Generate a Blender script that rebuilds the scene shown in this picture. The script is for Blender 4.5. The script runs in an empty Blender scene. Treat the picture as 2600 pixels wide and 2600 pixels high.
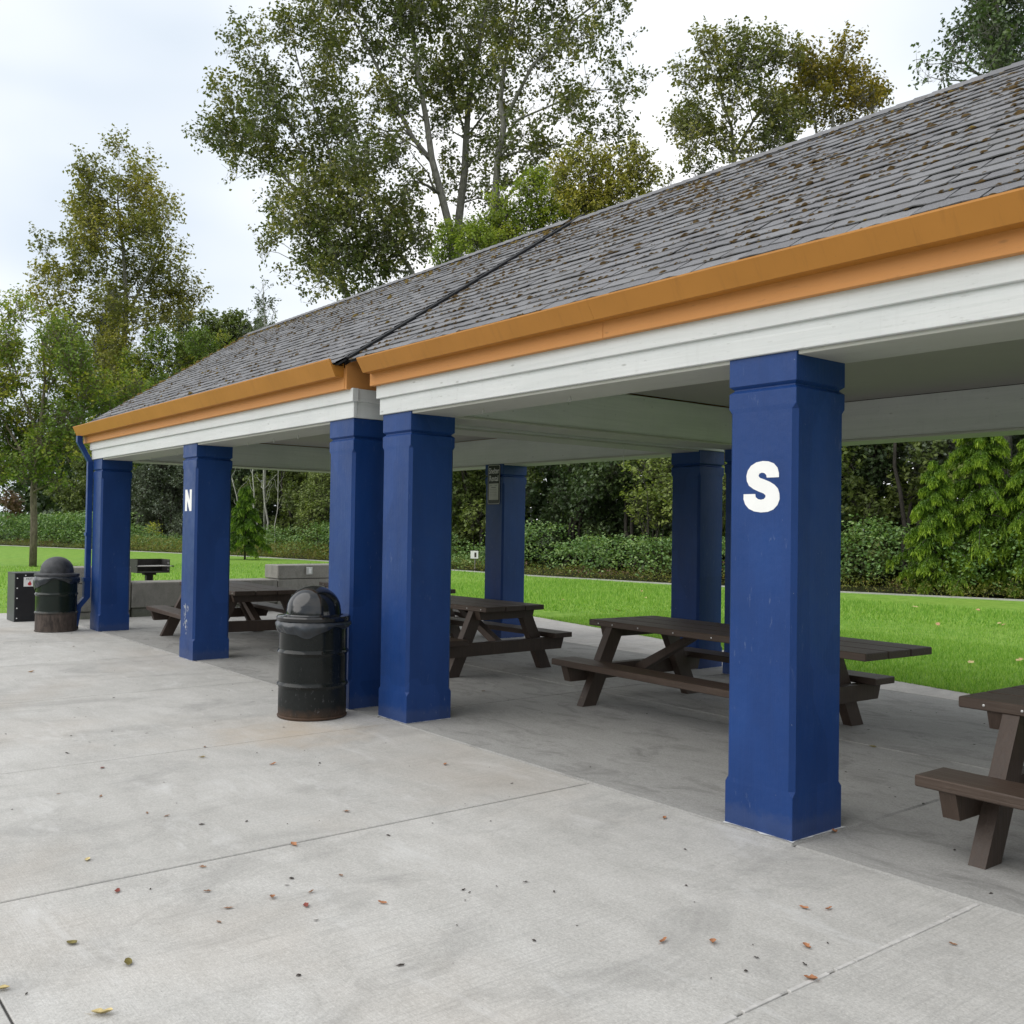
import bpy, math, random
import numpy as np
from mathutils import Matrix, Vector, Euler

# ------------------------------------------------------------------ scene, camera, light
sc = bpy.context.scene
COL = sc.collection
random.seed(7)
R = math.radians
PI = math.pi

YAW, PITCH, ROLL, FPX, CAM_H = -0.90082, 0.01732, 0.01471, 2498.6, 1.65
fwd = Vector((math.sin(YAW) * math.cos(PITCH), math.cos(YAW) * math.cos(PITCH), math.sin(PITCH)))
rgt0 = Vector((math.cos(YAW), -math.sin(YAW), 0))
up0 = rgt0.cross(fwd)
rgt = math.cos(ROLL) * rgt0 + math.sin(ROLL) * up0
upv = -math.sin(ROLL) * rgt0 + math.cos(ROLL) * up0
cam_d = bpy.data.cameras.new('camera')
cam = bpy.data.objects.new('camera', cam_d)
COL.objects.link(cam)
cam.matrix_world = Matrix(((rgt.x, upv.x, -fwd.x, 0), (rgt.y, upv.y, -fwd.y, 0), (rgt.z, upv.z, -fwd.z, CAM_H), (0, 0, 0, 1)))
cam_d.sensor_width = 36
cam_d.lens = FPX / 2600 * 36
cam_d.clip_end = 3000
sc.camera = cam
sc.render.resolution_x = sc.render.resolution_y = 1024

SUN_EL, SUN_AZ = 42, 200        # azimuth from +y clockwise: behind and to the left of the camera
wd = bpy.data.worlds.new('World')
sc.world = wd
wd.use_nodes = True
nt = wd.node_tree
nt.nodes.clear()
N = nt.nodes.new
out = N('ShaderNodeOutputWorld'); bg = N('ShaderNodeBackground')
sky = N('ShaderNodeTexSky'); sky.sky_type = 'NISHITA'; sky.sun_disc = False
sky.sun_elevation = R(SUN_EL); sky.sun_rotation = R(SUN_AZ)
tc = N('ShaderNodeTexCoord'); mp = N('ShaderNodeMapping')
mp.inputs['Scale'].default_value = (1.0, 1.0, 2.6); mp.inputs['Location'].default_value = (5.0, 2.0, 1.0)
n1 = N('ShaderNodeTexNoise'); n1.inputs['Scale'].default_value = 1.5; n1.inputs['Detail'].default_value = 3.5; n1.inputs['Roughness'].default_value = .48
cr = N('ShaderNodeValToRGB')
cr.color_ramp.elements[0].position = .36; cr.color_ramp.elements[0].color = (6.3, 6.95, 7.7, 1)
cr.color_ramp.elements[1].position = .60; cr.color_ramp.elements[1].color = (9.9, 9.9, 9.9, 1)
mx = N('ShaderNodeMix'); mx.data_type = 'RGBA'; mx.inputs[0].default_value = .93
nt.links.new(tc.outputs['Generated'], mp.inputs[0]); nt.links.new(mp.outputs[0], n1.inputs['Vector'])
nt.links.new(n1.outputs[0], cr.inputs[0])
nt.links.new(sky.outputs[0], mx.inputs[6]); nt.links.new(cr.outputs[0], mx.inputs[7])
nt.links.new(mx.outputs[2], bg.inputs[0]); bg.inputs[1].default_value = .1
nt.links.new(bg.outputs[0], out.inputs[0])

sun_d = bpy.data.lights.new('sun', 'SUN'); sun_d.energy = 1.5; sun_d.angle = R(70); sun_d.color = (1, .96, .9)
sun = bpy.data.objects.new('sun', sun_d); COL.objects.link(sun)
sv = Vector((math.sin(R(SUN_AZ)) * math.cos(R(SUN_EL)), math.cos(R(SUN_AZ)) * math.cos(R(SUN_EL)), math.sin(R(SUN_EL))))
sun.rotation_euler = sv.to_track_quat('Z', 'Y').to_euler()
sun.location = (0, 0, 40)
sc.view_settings.view_transform = 'Standard'
sc.view_settings.look = 'None'
sc.view_settings.exposure = .40
sc.view_settings.gamma = 1

# ------------------------------------------------------------------ materials
def mat(name):
    m = bpy.data.materials.new(name); m.use_nodes = True
    t = m.node_tree
    b = t.nodes['Principled BSDF']
    return m, t, b

class NB:
    """small node-building helper"""
    def __init__(s, t): s.t = t
    def n(s, kind, **kw):
        nd = s.t.nodes.new('ShaderNode' + kind)
        for k, v in kw.items():
            if k in nd.inputs.keys(): nd.inputs[k].default_value = v
            else: setattr(nd, k, v)
        return nd
    def l(s, a, b): s.t.links.new(a, b)
    def ramp(s, fac, stops):
        r = s.n('ValToRGB')
        e = r.color_ramp.elements
        while len(e) < len(stops): e.new(.5)
        for i, (p, c) in enumerate(stops):
            e[i].position = p
            e[i].color = (*c, 1) if len(c) == 3 else c
        s.l(fac, r.inputs[0]); return r.outputs[0]
    def noise(s, vec, scale, detail=4, rough=.55, dist=0):
        nd = s.n('TexNoise', Scale=scale, Detail=detail, Roughness=rough, Distortion=dist)
        if vec is not None: s.l(vec, nd.inputs['Vector'])
        return nd.outputs[0]
    def mapping(s, vec, scale=(1, 1, 1), loc=(0, 0, 0), rot=(0, 0, 0)):
        nd = s.n('Mapping'); nd.inputs['Scale'].default_value = scale; nd.inputs['Location'].default_value = loc; nd.inputs['Rotation'].default_value = rot
        s.l(vec, nd.inputs[0]); return nd.outputs[0]
    def mix(s, fac, a, b, mode='MIX'):
        nd = s.n('Mix', data_type='RGBA', blend_type=mode)
        for sock, v in ((nd.inputs[0], fac), (nd.inputs[6], a), (nd.inputs[7], b)):
            if hasattr(v, 'links') or hasattr(v, 'is_linked'): s.l(v, sock)
            elif isinstance(v, (int, float)): sock.default_value = v
            else: sock.default_value = (*v, 1)
        return nd.outputs[2]
    def math(s, op, a, b=0, c=None):
        nd = s.n('Math', operation=op)
        for i, v in enumerate((a, b, c)):
            if v is None: continue
            if hasattr(v, 'is_linked'): s.l(v, nd.inputs[i])
            else: nd.inputs[i].default_value = v
        return nd.outputs[0]
    def bump(s, h, strength, dist, normal_in):
        nd = s.n('Bump', Strength=strength, Distance=dist); s.l(h, nd.inputs['Height']); s.l(nd.outputs[0], normal_in)

def simple(name, col, rough=.6, var=.15, scale=6, bump=0, spec=.4, metal=0):
    m, t, b = mat(name); k = NB(t)
    pos = k.n('NewGeometry').outputs['Position']
    f = k.noise(pos, scale, 5)
    lo = tuple(c * (1 - var) for c in col); hi = tuple(min(1, c * (1 + var)) for c in col)
    k.l(k.ramp(f, [(.3, lo), (.7, hi)]), b.inputs['Base Color'])
    b.inputs['Roughness'].default_value = rough
    b.inputs['Specular IOR Level'].default_value = spec
    b.inputs['Metallic'].default_value = metal
    if bump: k.bump(k.noise(pos, scale * 12, 3), .4, bump, b.inputs['Normal'])
    return m

def blue_paint():
    m, t, b = mat('blue_paint'); k = NB(t)
    pos = k.n('NewGeometry').outputs['Position']
    br = k.noise(k.mapping(pos, (34, 34, 1.6)), 1.5, 5, .65)
    f = k.noise(k.mapping(pos, (3, 3, 1.1)), 1.3, 5)
    c = k.ramp(k.math('ADD', k.math('MULTIPLY', f, .82), k.math('MULTIPLY', br, .18)), [(.32, (.0065, .034, .143)), (.5, (.008, .040, .166)), (.7, (.010, .048, .192))])
    # touched-up patches with firm edges
    vo = k.n('TexVoronoi', Scale=1.0, distance='CHEBYCHEV'); k.l(k.mapping(pos, (2.2, 2.2, 1.3)), vo.inputs['Vector'])
    c = k.mix(k.ramp(vo.outputs['Color'], [(.62, (0, 0, 0)), (.64, (.22, .22, .22))]), c, (.019, .066, .255))
    # rubbed pale scuffs, drips and small chips
    sc1 = k.noise(k.mapping(pos, (1, 1, .3)), 30, 5, .7)
    g = k.noise(k.mapping(pos, (1, 1, .5)), 2.6, 3)
    fac = k.math('MULTIPLY', k.ramp(sc1, [(.62, (0, 0, 0)), (.70, (1, 1, 1))]), k.ramp(g, [(.48, (0, 0, 0)), (.62, (.42, .42, .42))]))
    c = k.mix(fac, c, (.15, .19, .30))
    ch = k.noise(pos, 55, 4, .6)
    c = k.mix(k.ramp(ch, [(.735, (0, 0, 0)), (.75, (.7, .7, .7))]), c, (.26, .28, .33))
    # dust and splash dirt at the foot
    sp = k.n('SeparateXYZ'); k.l(pos, sp.inputs[0])
    zz = k.math('ADD', sp.outputs[2], k.math('MULTIPLY', k.noise(pos, 13, 5, .7), -.16))
    c = k.mix(k.ramp(zz, [(-.0, (.16, .16, .16)), (.05, (0, 0, 0))]), c, (.12, .13, .16))
    k.l(c, b.inputs['Base Color'])
    k.l(k.ramp(k.noise(pos, 9, 4), [(.3, (.36,) * 3), (.7, (.52,) * 3)]), b.inputs['Roughness'])
    b.inputs['Specular IOR Level'].default_value = .3
    h2 = k.noise(pos, 14, 4)
    k.bump(k.math('ADD', k.math('MULTIPLY', br, .8), h2), .45, .005, b.inputs['Normal'])
    return m

def wood_paint(name, lo, hi, rough=.55, axis='x', bumpd=.003, grain=1.0, dirt=None):
    """painted sawn timber: grain runs along one object axis"""
    m, t, b = mat(name); k = NB(t)
    tcn = k.n('TexCoord').outputs['Object']
    ri = k.n('ObjectInfo').outputs['Random']
    comb = k.n('CombineXYZ'); k.l(k.math('MULTIPLY', ri, 37), comb.inputs[0]); k.l(k.math('MULTIPLY', ri, 91), comb.inputs[1]); k.l(k.math('MULTIPLY', ri, 13), comb.inputs[2])
    add = k.n('VectorMath', operation='ADD'); k.l(tcn, add.inputs[0]); k.l(comb.outputs[0], add.inputs[1])
    s = {'x': (1.2, 24, 24), 'y': (24, 1.2, 24), 'z': (24, 24, 1.2)}[axis]
    v = k.mapping(add.outputs[0], s)
    g = k.noise(v, 1.6 * grain, 6, .6, 1.2)
    blot = k.noise(add.outputs[0], 1.7, 3)
    c = k.ramp(g, [(.25, lo), (.75, hi)])
    c = k.mix(.35, c, k.ramp(blot, [(.3, lo), (.7, hi)]))
    if dirt:
        d = k.noise(k.mapping(add.outputs[0], (2, 9, 9)), 5, 4, .7)
        c = k.mix(k.ramp(d, [(.62, (0, 0, 0)), (.78, (.55, .55, .55))]), c, dirt)
        st = k.noise(k.mapping(add.outputs[0], (9, 9, .8)), 2.4, 5, .7)
        c = k.mix(k.ramp(st, [(.55, (0, 0, 0)), (.75, (.10, .10, .10))]), c, dirt)
        kn = k.n('TexVoronoi', Scale=1.0); k.l(k.mapping(add.outputs[0], (3.1, 9, 9)), kn.inputs['Vector'])
        c = k.mix(k.ramp(kn.outputs['Distance'], [(.03, (.6, .6, .6)), (.09, (0, 0, 0))]), c, dirt)
    k.l(c, b.inputs['Base Color'])
    k.l(k.ramp(g, [(.2, (rough - .1,) * 3), (.8, (rough + .12,) * 3)]), b.inputs['Roughness'])
    b.inputs['Specular IOR Level'].default_value = .35
    k.bump(g, .5, bumpd, b.inputs['Normal'])
    return m

def concrete(name, lo, mid, hi, broom=True, dark=.0, scale=1.0):
    m, t, b = mat(name); k = NB(t)
    pos = k.n('NewGeometry').outputs['Position']
    ri = k.n('ObjectInfo').outputs['Random']
    big = k.noise(pos, .55 * scale, 5, .6, .6)
    med = k.noise(k.mapping(pos, (1, 2.2, 1)), 2.3 * scale, 6, .62, .4)
    fine = k.noise(pos, 85, 3, .7)
    c = k.ramp(k.math('ADD', k.math('MULTIPLY', big, .5), k.math('MULTIPLY', med, .5)), [(.36, lo), (.5, mid), (.64, hi)])
    gr2 = k.noise(pos, 34, 4, .75)
    c = k.mix(.20, c, k.ramp(gr2, [(.36, tuple(x * .62 for x in lo)), (.64, tuple(min(1, x * 1.2) for x in hi))]))
    c = k.mix(.25, c, k.ramp(fine, [(.34, tuple(x * .55 for x in lo)), (.66, tuple(min(1, x * 1.25) for x in hi))]))
    c = k.mix(k.math('MULTIPLY', ri, .16), c, tuple(x * .72 for x in lo))
    # dark specks and pits
    vo = k.n('TexVoronoi', Scale=38.0); k.l(pos, vo.inputs['Vector'])
    sp = k.ramp(vo.outputs['Distance'], [(.06, (1, 1, 1)), (.11, (0, 0, 0))])
    msk = k.ramp(k.noise(pos, 3.1, 2), [(.55, (0, 0, 0)), (.62, (.6, .6, .6))])
    c = k.mix(k.math('MULTIPLY', sp, msk), c, (.10, .095, .09))
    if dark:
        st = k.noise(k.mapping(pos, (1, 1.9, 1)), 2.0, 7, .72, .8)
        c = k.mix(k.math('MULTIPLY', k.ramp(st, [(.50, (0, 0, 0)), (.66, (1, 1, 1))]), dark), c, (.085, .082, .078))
    else:
        # pale scuffed patches and warm rusty tint here and there
        gs = k.n('TexVoronoi', Scale=1.15); k.l(pos, gs.inputs['Vector'])
        gd = k.math('ADD', gs.outputs['Distance'], k.math('MULTIPLY', k.noise(pos, 30, 3), .035))
        c = k.mix(k.ramp(gd, [(.043, (.55, .55, .55)), (.055, (0, 0, 0))]), c, (.12, .118, .115))
        bl = k.noise(k.mapping(pos, (70, 2.2, 1)), 1, 4, .6)
        c = k.mix(k.math('MULTIPLY', k.ramp(bl, [(.48, (0, 0, 0)), (.7, (1, 1, 1))]), k.ramp(k.noise(pos, .8, 3), [(.42, (0, 0, 0)), (.6, (.34, .34, .34))])), c, (.26, .255, .245))
        ds = k.noise(k.mapping(pos, (1.4, .7, 1)), 1.1, 8, .74, .7)
        c = k.mix(k.ramp(ds, [(.50, (0, 0, 0)), (.68, (.5, .5, .5))]), c, (.23, .225, .215))
        pl = k.noise(k.mapping(pos, (.8, 2.4, 1)), 1.3, 7, .7, .5)
        c = k.mix(k.ramp(pl, [(.56, (0, 0, 0)), (.72, (.55, .55, .55))]), c, (.62, .62, .61))
        wn = k.noise(pos, .42, 4, .6)
        c = k.mix(k.ramp(wn, [(.52, (0, 0, 0)), (.7, (.30, .30, .30))]), c, (.42, .35, .28))
        # rust run-off round the near barrel
        vs = k.n('VectorMath', operation='DISTANCE'); k.l(k.mapping(pos, (1, 1, 1)), vs.inputs[0]); vs.inputs[1].default_value = (-7.25, 3.55, 0)
        dd = k.math('ADD', vs.outputs['Value'], k.math('MULTIPLY', k.noise(pos, 2.2, 5, .7), 1.5))
        c = k.mix(k.ramp(k.math('MULTIPLY', dd, .4), [(.30, (.5, .5, .5)), (.56, (0, 0, 0))]), c, (.42, .32, .21))
    k.l(c, b.inputs['Base Color'])
    b.inputs['Roughness'].default_value = .82
    b.inputs['Specular IOR Level'].default_value = .3
    h = k.noise(pos, 120, 3, .7)
    if broom:
        br = k.noise(k.mapping(pos, (2.5, 160, 1), rot=(0, 0, R(90) if broom == 'y' else 0)), 1, 2)
        h = k.math('ADD', h, k.math('MULTIPLY', br, .55))
    k.bump(h, .5, .0035, b.inputs['Normal'])
    return m

def shingle_mat(name, island):
    m, t, b = mat(name); k = NB(t)
    geo = k.n('NewGeometry')
    pos = geo.outputs['Position']
    rnd = geo.outputs['Random Per Island'] if island else k.n('ObjectInfo').outputs['Random']
    c = k.ramp(rnd, [(0, (.112, .112, .120)), (.5, (.155, .156, .166)), (1, (.212, .213, .224))])
    gr = k.noise(pos, 190, 2, .7)
    c = k.mix(.45, c, k.ramp(gr, [(.3, (.075, .075, .082)), (.7, (.33, .33, .345))]))
    big = k.noise(k.mapping(pos, (1.2, .5, .5)), 1.4, 5, .6)
    c = k.mix(k.ramp(big, [(.45, (0, 0, 0)), (.7, (.5, .5, .5))]), c, (.19, .19, .192))
    ms = k.noise(pos, 7, 6, .7)
    c = k.mix(k.ramp(ms, [(.58, (0, 0, 0)), (.74, (.6, .6, .6))]), c, (.085, .066, .042))
    k.l(c, b.inputs['Base Color'])
    b.inputs['Roughness'].default_value = .85
    b.inputs['Specular IOR Level'].default_value = .25
    k.bump(gr, .6, .003, b.inputs['Normal'])
    return m

def leaf_mat(name, c0, c1, c2, trans=.3, rough=.5, spec=.3):
    m, t, b = mat(name); k = NB(t)
    at = k.n('Attribute', attribute_name='tint')
    c = k.ramp(at.outputs['Fac'], [(0, c0), (.5, c1), (1, c2)])
    k.l(c, b.inputs['Base Color'])
    b.inputs['Roughness'].default_value = rough
    b.inputs['Specular IOR Level'].default_value = spec
    tr = k.n('BsdfTranslucent')
    k.l(k.mix(1, c, (1.25, 1.35, .55), 'MULTIPLY'), tr.inputs[0])
    mxs = k.n('MixShader'); mxs.inputs[0].default_value = trans
    k.l(b.outputs[0], mxs.inputs[1]); k.l(tr.outputs[0], mxs.inputs[2])
    k.l(mxs.outputs[0], t.nodes['Material Output'].inputs[0])
    return m

def bark_mat(name, lo, hi, sc_=9):
    m, t, b = mat(name); k = NB(t)
    pos = k.n('NewGeometry').outputs['Position']
    f = k.noise(k.mapping(pos, (1, 1, .35)), sc_, 6, .7)
    k.l(k.ramp(f, [(.35, lo), (.65, hi)]), b.inputs['Base Color'])
    b.inputs['Roughness'].default_value = .9
    k.bump(f, .8, .03, b.inputs['Normal'])
    return m

def drum_mat():
    m, t, b = mat('black_drum_paint'); k = NB(t)
    geo = k.n('NewGeometry'); pos = geo.outputs['Position']
    ob = k.n('TexCoord').outputs['Object']
    sx = k.n('SeparateXYZ'); k.l(ob, sx.inputs[0])
    z = sx.outputs[2]
    base = k.ramp(k.noise(pos, 5, 4), [(.3, (.005, .007, .007)), (.7, (.010, .012, .012))])
    # scratches denser towards the foot, rust at the foot
    scr = k.noise(k.mapping(pos, (1, 1, .4)), 42, 5, .75)
    scm = k.ramp(scr, [(.60, (0, 0, 0)), (.68, (1, 1, 1))])
    lowm = k.ramp(z, [(.03, (.9, .9, .9)), (.30, (.6, .6, .6)), (.5, (.12, .12, .12))])
    c = k.mix(k.math('MULTIPLY', scm, k.math('MULTIPLY', lowm, .55)), base, (.20, .20, .22))
    rn = k.math('ADD', z, k.math('MULTIPLY', k.noise(pos, 11, 5, .7), .16))
    rust = k.ramp(rn, [(.07, (1, 1, 1)), (.19, (0, 0, 0))])
    c = k.mix(k.math('MULTIPLY', rust, .85), c, (.095, .055, .033))
    k.l(c, b.inputs['Base Color'])
    k.l(k.ramp(rn, [(.10, (.75,) * 3), (.34, (.30,) * 3), (.5, (.13,) * 3)]), b.inputs['Roughness'])
    b.inputs['Specular IOR Level'].default_value = .3
    k.bump(k.noise(pos, 5, 3), .06, .01, b.inputs['Normal'])
    return m

def drum_mat_worn():
    m, t, b = mat('worn_drum_paint'); k = NB(t)
    pos = k.n('NewGeometry').outputs['Position']
    sx = k.n('SeparateXYZ'); k.l(k.n('TexCoord').outputs['Object'], sx.inputs[0])
    zz = k.math('ADD', sx.outputs[2], k.math('MULTIPLY', k.noise(k.mapping(pos, (1, 1, .3)), 16, 5, .7), .06))
    rusty = k.ramp(k.noise(k.mapping(pos, (1, 1, .3)), 14, 6, .7), [(.35, (.035, .028, .025)), (.65, (.11, .085, .072))])
    f = k.ramp(zz, [(.285, (1, 1, 1)), (.335, (0, 0, 0))])
    c = k.mix(f, (.010, .016, .013), rusty)
    k.l(c, b.inputs['Base Color'])
    k.l(k.ramp(zz, [(.28, (.8,) * 3), (.34, (.14,) * 3)]), b.inputs['Roughness'])
    b.inputs['Specular IOR Level'].default_value = .3
    return m

M = {}
M['blue'] = blue_paint()
M['orange'] = wood_paint('orange_trim_paint', (.50, .220, .062), (.58, .260, .080), .6, 'x', .002, 1.2, (.30, .14, .05))
def gutter_mat():
    m, t, b = mat('orange_gutter_paint'); k = NB(t)
    pos = k.n('NewGeometry').outputs['Position']
    a = k.noise(pos, 1.6, 4); st = k.noise(k.mapping(pos, (14, 2, 1.2)), 1.5, 5, .7)
    c = k.ramp(a, [(.3, (.40, .168, .024)), (.7, (.47, .200, .033))])
    c = k.mix(k.ramp(st, [(.54, (0, 0, 0)), (.72, (.4, .4, .4))]), c, (.28, .115, .022))
    c = k.mix(k.ramp(k.noise(pos, 46, 4, .7), [(.68, (0, 0, 0)), (.74, (.5, .5, .5))]), c, (.20, .12, .05))
    k.l(c, b.inputs['Base Color']); b.inputs['Roughness'].default_value = .5; b.inputs['Specular IOR Level'].default_value = .4
    k.bump(k.noise(k.mapping(pos, (1, 1, 1)), 3, 3), .1, .02, b.inputs['Normal'])
    return m
M['orange_gutter'] = gutter_mat()
M['siding'] = wood_paint('pale_grey_paint', (.54, .56, .56), (.68, .69, .69), .5, 'x', .004, .55, (.25, .25, .235))
M['siding_y'] = wood_paint('pale_grey_paint_cross', (.54, .56, .56), (.68, .69, .69), .5, 'y', .004, .55, (.25, .25, .235))
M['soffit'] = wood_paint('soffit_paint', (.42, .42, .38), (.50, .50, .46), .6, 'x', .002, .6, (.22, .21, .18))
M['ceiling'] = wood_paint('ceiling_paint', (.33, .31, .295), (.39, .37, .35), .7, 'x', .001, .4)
M['plaza'] = concrete('plaza_concrete', (.375, .366, .343), (.468, .458, .432), (.57, .56, .535), 'y')
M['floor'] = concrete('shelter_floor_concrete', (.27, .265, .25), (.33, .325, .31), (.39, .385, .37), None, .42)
M['agg'] = concrete('exposed_aggregate', (.42, .40, .37), (.53, .505, .475), (.63, .60, .57), None)
M['block'] = concrete('block_concrete', (.20, .195, .175), (.26, .25, .225), (.33, .32, .29), None, .35, 2.0)
M['kerb'] = concrete('kerb_concrete', (.36, .36, .34), (.44, .43, .41), (.5, .49, .47), None, .2)
M['caulk'] = simple('joint_sealant', (.50, .49, .47), .8, .25, 14)
M['joint'] = simple('dark_joint', (.06, .058, .055), .9, .3, 9)
M['shingle'] = shingle_mat('asphalt_shingle', False)
M['shingles'] = shingle_mat('asphalt_shingle_field', True)
M['deck'] = simple('roof_underlay', (.02, .02, .022), .9)
M['black_metal'] = simple('black_flashing', (.006, .0065, .008), .6, .2, 5, 0, .25)
M['table'] = wood_paint('brown_table_paint', (.040, .027, .020), (.082, .057, .043), .46, 'x', .006, 1.0, (.135, .105, .085))
M['table_leg'] = wood_paint('brown_leg_paint', (.038, .026, .020), (.080, .056, .043), .5, 'z', .006, 1.0, (.12, .09, .072))
M['galv'] = simple('zinc_fastener', (.55, .55, .54), .4, .1, 30, 0, .5, .7)
M['drum'] = drum_mat(); M['drum_worn'] = drum_mat_worn()
M['dome'] = simple('glossy_black_plastic', (.007, .008, .009), .12, .2, 4, 0, .6)
M['dome_dull'] = simple('weathered_black_plastic', (.035, .037, .042), .48, .5, 12, 0, .4)
M['bag'] = simple('dark_plastic_bag', (.018, .023, .030), .30, .35, 20, 0, .6)
M['steel'] = simple('dark_grey_steel', (.055, .06, .06), .5, .15, 6, 0, .5)
M['black'] = simple('black_steel', (.013, .013, .015), .5, .2, 8, 0, .4)
M['grill'] = simple('sooty_grill_steel', (.022, .020, .019), .6, .4, 14, .002, .4)
M['white'] = simple('white_paint', (.82, .82, .81), .6, .03, 9)
M['sign_black'] = simple('sign_black', (.012, .012, .013), .4, .05)
M['paper'] = simple('sign_paper', (.50, .50, .47), .6, .06)
M['paper_ink'] = simple('sign_ink', (.12, .12, .12), .6, .1)
M['yellow'] = simple('label_yellow', (.75, .55, .05), .6, .05)
M['red'] = simple('label_red', (.55, .04, .05), .6, .05)
M['car_paint'] = simple('white_car_paint', (.75, .76, .78), .2, .02, 1, 0, .5)
M['glass'] = simple('dark_glass', (.02, .025, .03), .06, .1, 1, 0, .6)
M['tyre'] = simple('tyre_rubber', (.02, .02, .02), .8)
M['moss'] = simple('brown_roof_moss', (.075, .050, .022), .95, .55, 16, .004, .1)
M['moss_green'] = simple('olive_roof_moss', (.125, .088, .026), .95, .5, 16, .004, .1)
M['soil'] = simple('weedy_soil', (.050, .055, .022), .95, .4, 1.2, .02, .1)
M['splash'] = simple('whitish_paint_line', (.60, .61, .61), .8, .2, 25)
for nm, c in (('leaf_red', (.22, .055, .04)), ('leaf_orange', (.34, .155, .075)), ('leaf_yellow', (.52, .42, .20)),
              ('leaf_brown', (.24, .14, .085)), ('leaf_dark', (.045, .037, .032)), ('leaf_olive', (.17, .14, .04)), ('leaf_tan', (.48, .30, .16))):
    M[nm] = simple(nm, c, .7, .3, 40, 0, .3)
M['cottonwood'] = leaf_mat('cottonwood_leaf', (0.067, 0.091, 0.040), (0.153, 0.177, 0.058), (0.319, 0.288, 0.072), .26)
M['cottonwood_olive'] = leaf_mat('cottonwood_olive_leaf', (0.096, 0.115, 0.038), (0.233, 0.235, 0.059), (0.437, 0.374, 0.068), .28)
M['rusty'] = leaf_mat('rusty_leaf', (0.071, 0.085, 0.019), (0.221, 0.193, 0.026), (0.378, 0.264, 0.030), .28)
M['lime'] = leaf_mat('lime_leaf', (0.106, 0.157, 0.030), (0.252, 0.325, 0.053), (0.504, 0.504, 0.064), .34)
M['ash'] = leaf_mat('ash_leaf', (0.069, 0.121, 0.034), (0.184, 0.259, 0.052), (0.529, 0.460, 0.069), .34)
M['dark'] = leaf_mat('dark_leaf', (0.032, 0.055, 0.025), (0.076, 0.119, 0.047), (0.168, 0.219, 0.081), .22, .42, .4)
M['grey'] = leaf_mat('grey_leaf', (0.056, 0.076, 0.050), (0.140, 0.174, 0.117), (0.280, 0.336, 0.237), .2, .4, .45)
M['mid'] = leaf_mat('mid_leaf', (0.050, 0.076, 0.027), (0.131, 0.176, 0.050), (0.292, 0.338, 0.090), .26)
M['olive_wood'] = leaf_mat('olive_leaf', (0.052, 0.075, 0.025), (0.129, 0.171, 0.049), (0.259, 0.307, 0.081), .26)
M['bramble'] = leaf_mat('bramble_leaf', (0.056, 0.114, 0.039), (0.154, 0.267, 0.083), (0.336, 0.432, 0.154), .24, .45, .35)
M['weeds'] = leaf_mat('weed_leaf', (0.072, 0.108, 0.020), (0.173, 0.209, 0.043), (0.346, 0.259, 0.072), .3)
M['dead'] = leaf_mat('dead_leaf', (.045, .028, .016), (.12, .07, .04), (.22, .15, .10), .15)
M['cedar'] = leaf_mat('cedar_spray', (0.045, 0.102, 0.016), (0.130, 0.230, 0.024), (0.292, 0.406, 0.038), .24)
M['fir'] = leaf_mat('fir_needle', (.008, .014, .010), (.017, .028, .019), (.035, .05, .032), .1)
M['blade'] = leaf_mat('grass_blade', (.13, .28, .035), (.24, .43, .07), (.40, .56, .15), .35, .5, .3)
M['bark_grey'] = bark_mat('pale_grey_bark', (.11, .105, .09), (.26, .25, .225))
M['bark_brown'] = bark_mat('brown_bark', (.08, .065, .05), (.22, .18, .14), 14)
M['bark_dark'] = bark_mat('dark_bark', (.025, .022, .018), (.07, .06, .05))
M['bark_white'] = bark_mat('white_bark', (.22, .21, .19), (.5, .49, .46), 6)
def lawn_mat():
    m, t, b = mat('mown_grass'); k = NB(t)
    pos = k.n('NewGeometry').outputs['Position']
    a = k.noise(pos, .35, 4); f = k.noise(k.mapping(pos, (1, 1, 1)), 22, 5, .75); f2 = k.noise(pos, 3, 5, .65)
    c = k.ramp(k.math('ADD', k.math('MULTIPLY', f, .5), k.math('MULTIPLY', f2, .5)), [(.34, (.085, .19, .02)), (.5, (.18, .34, .045)), (.66, (.30, .44, .09))])
    c = k.mix(k.ramp(a, [(.4, (0, 0, 0)), (.7, (.35, .35, .35))]), c, (.23, .33, .05))
    k.l(c, b.inputs['Base Color']); b.inputs['Roughness'].default_value = .8; b.inputs['Specular IOR Level'].default_value = .15
    k.bump(f, 1, .03, b.inputs['Normal'])
    return m
M['lawn'] = lawn_mat()

# ------------------------------------------------------------------ object helpers
W0 = {}                                   # world position of a parent's origin, in the coordinates its parts are built in

def tag(o, label=None, cat=None, group=None, kind=None):
    if label: o['label'] = label
    if cat: o['category'] = cat
    if group: o['group'] = group
    if kind: o['kind'] = kind
    return o

def empty(name, loc, rz=0, local=False):
    o = bpy.data.objects.new(name, None); COL.objects.link(o)
    o.location = loc; o.rotation_euler = (0, 0, rz); o.empty_display_size = .3
    W0[o.name] = np.zeros(3) if local else np.array(loc, float)
    return o

def thing(name, label, cat, loc, rz=0, group=None, local=False):
    return tag(empty(name, loc, rz, local), label, cat, group)

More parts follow.
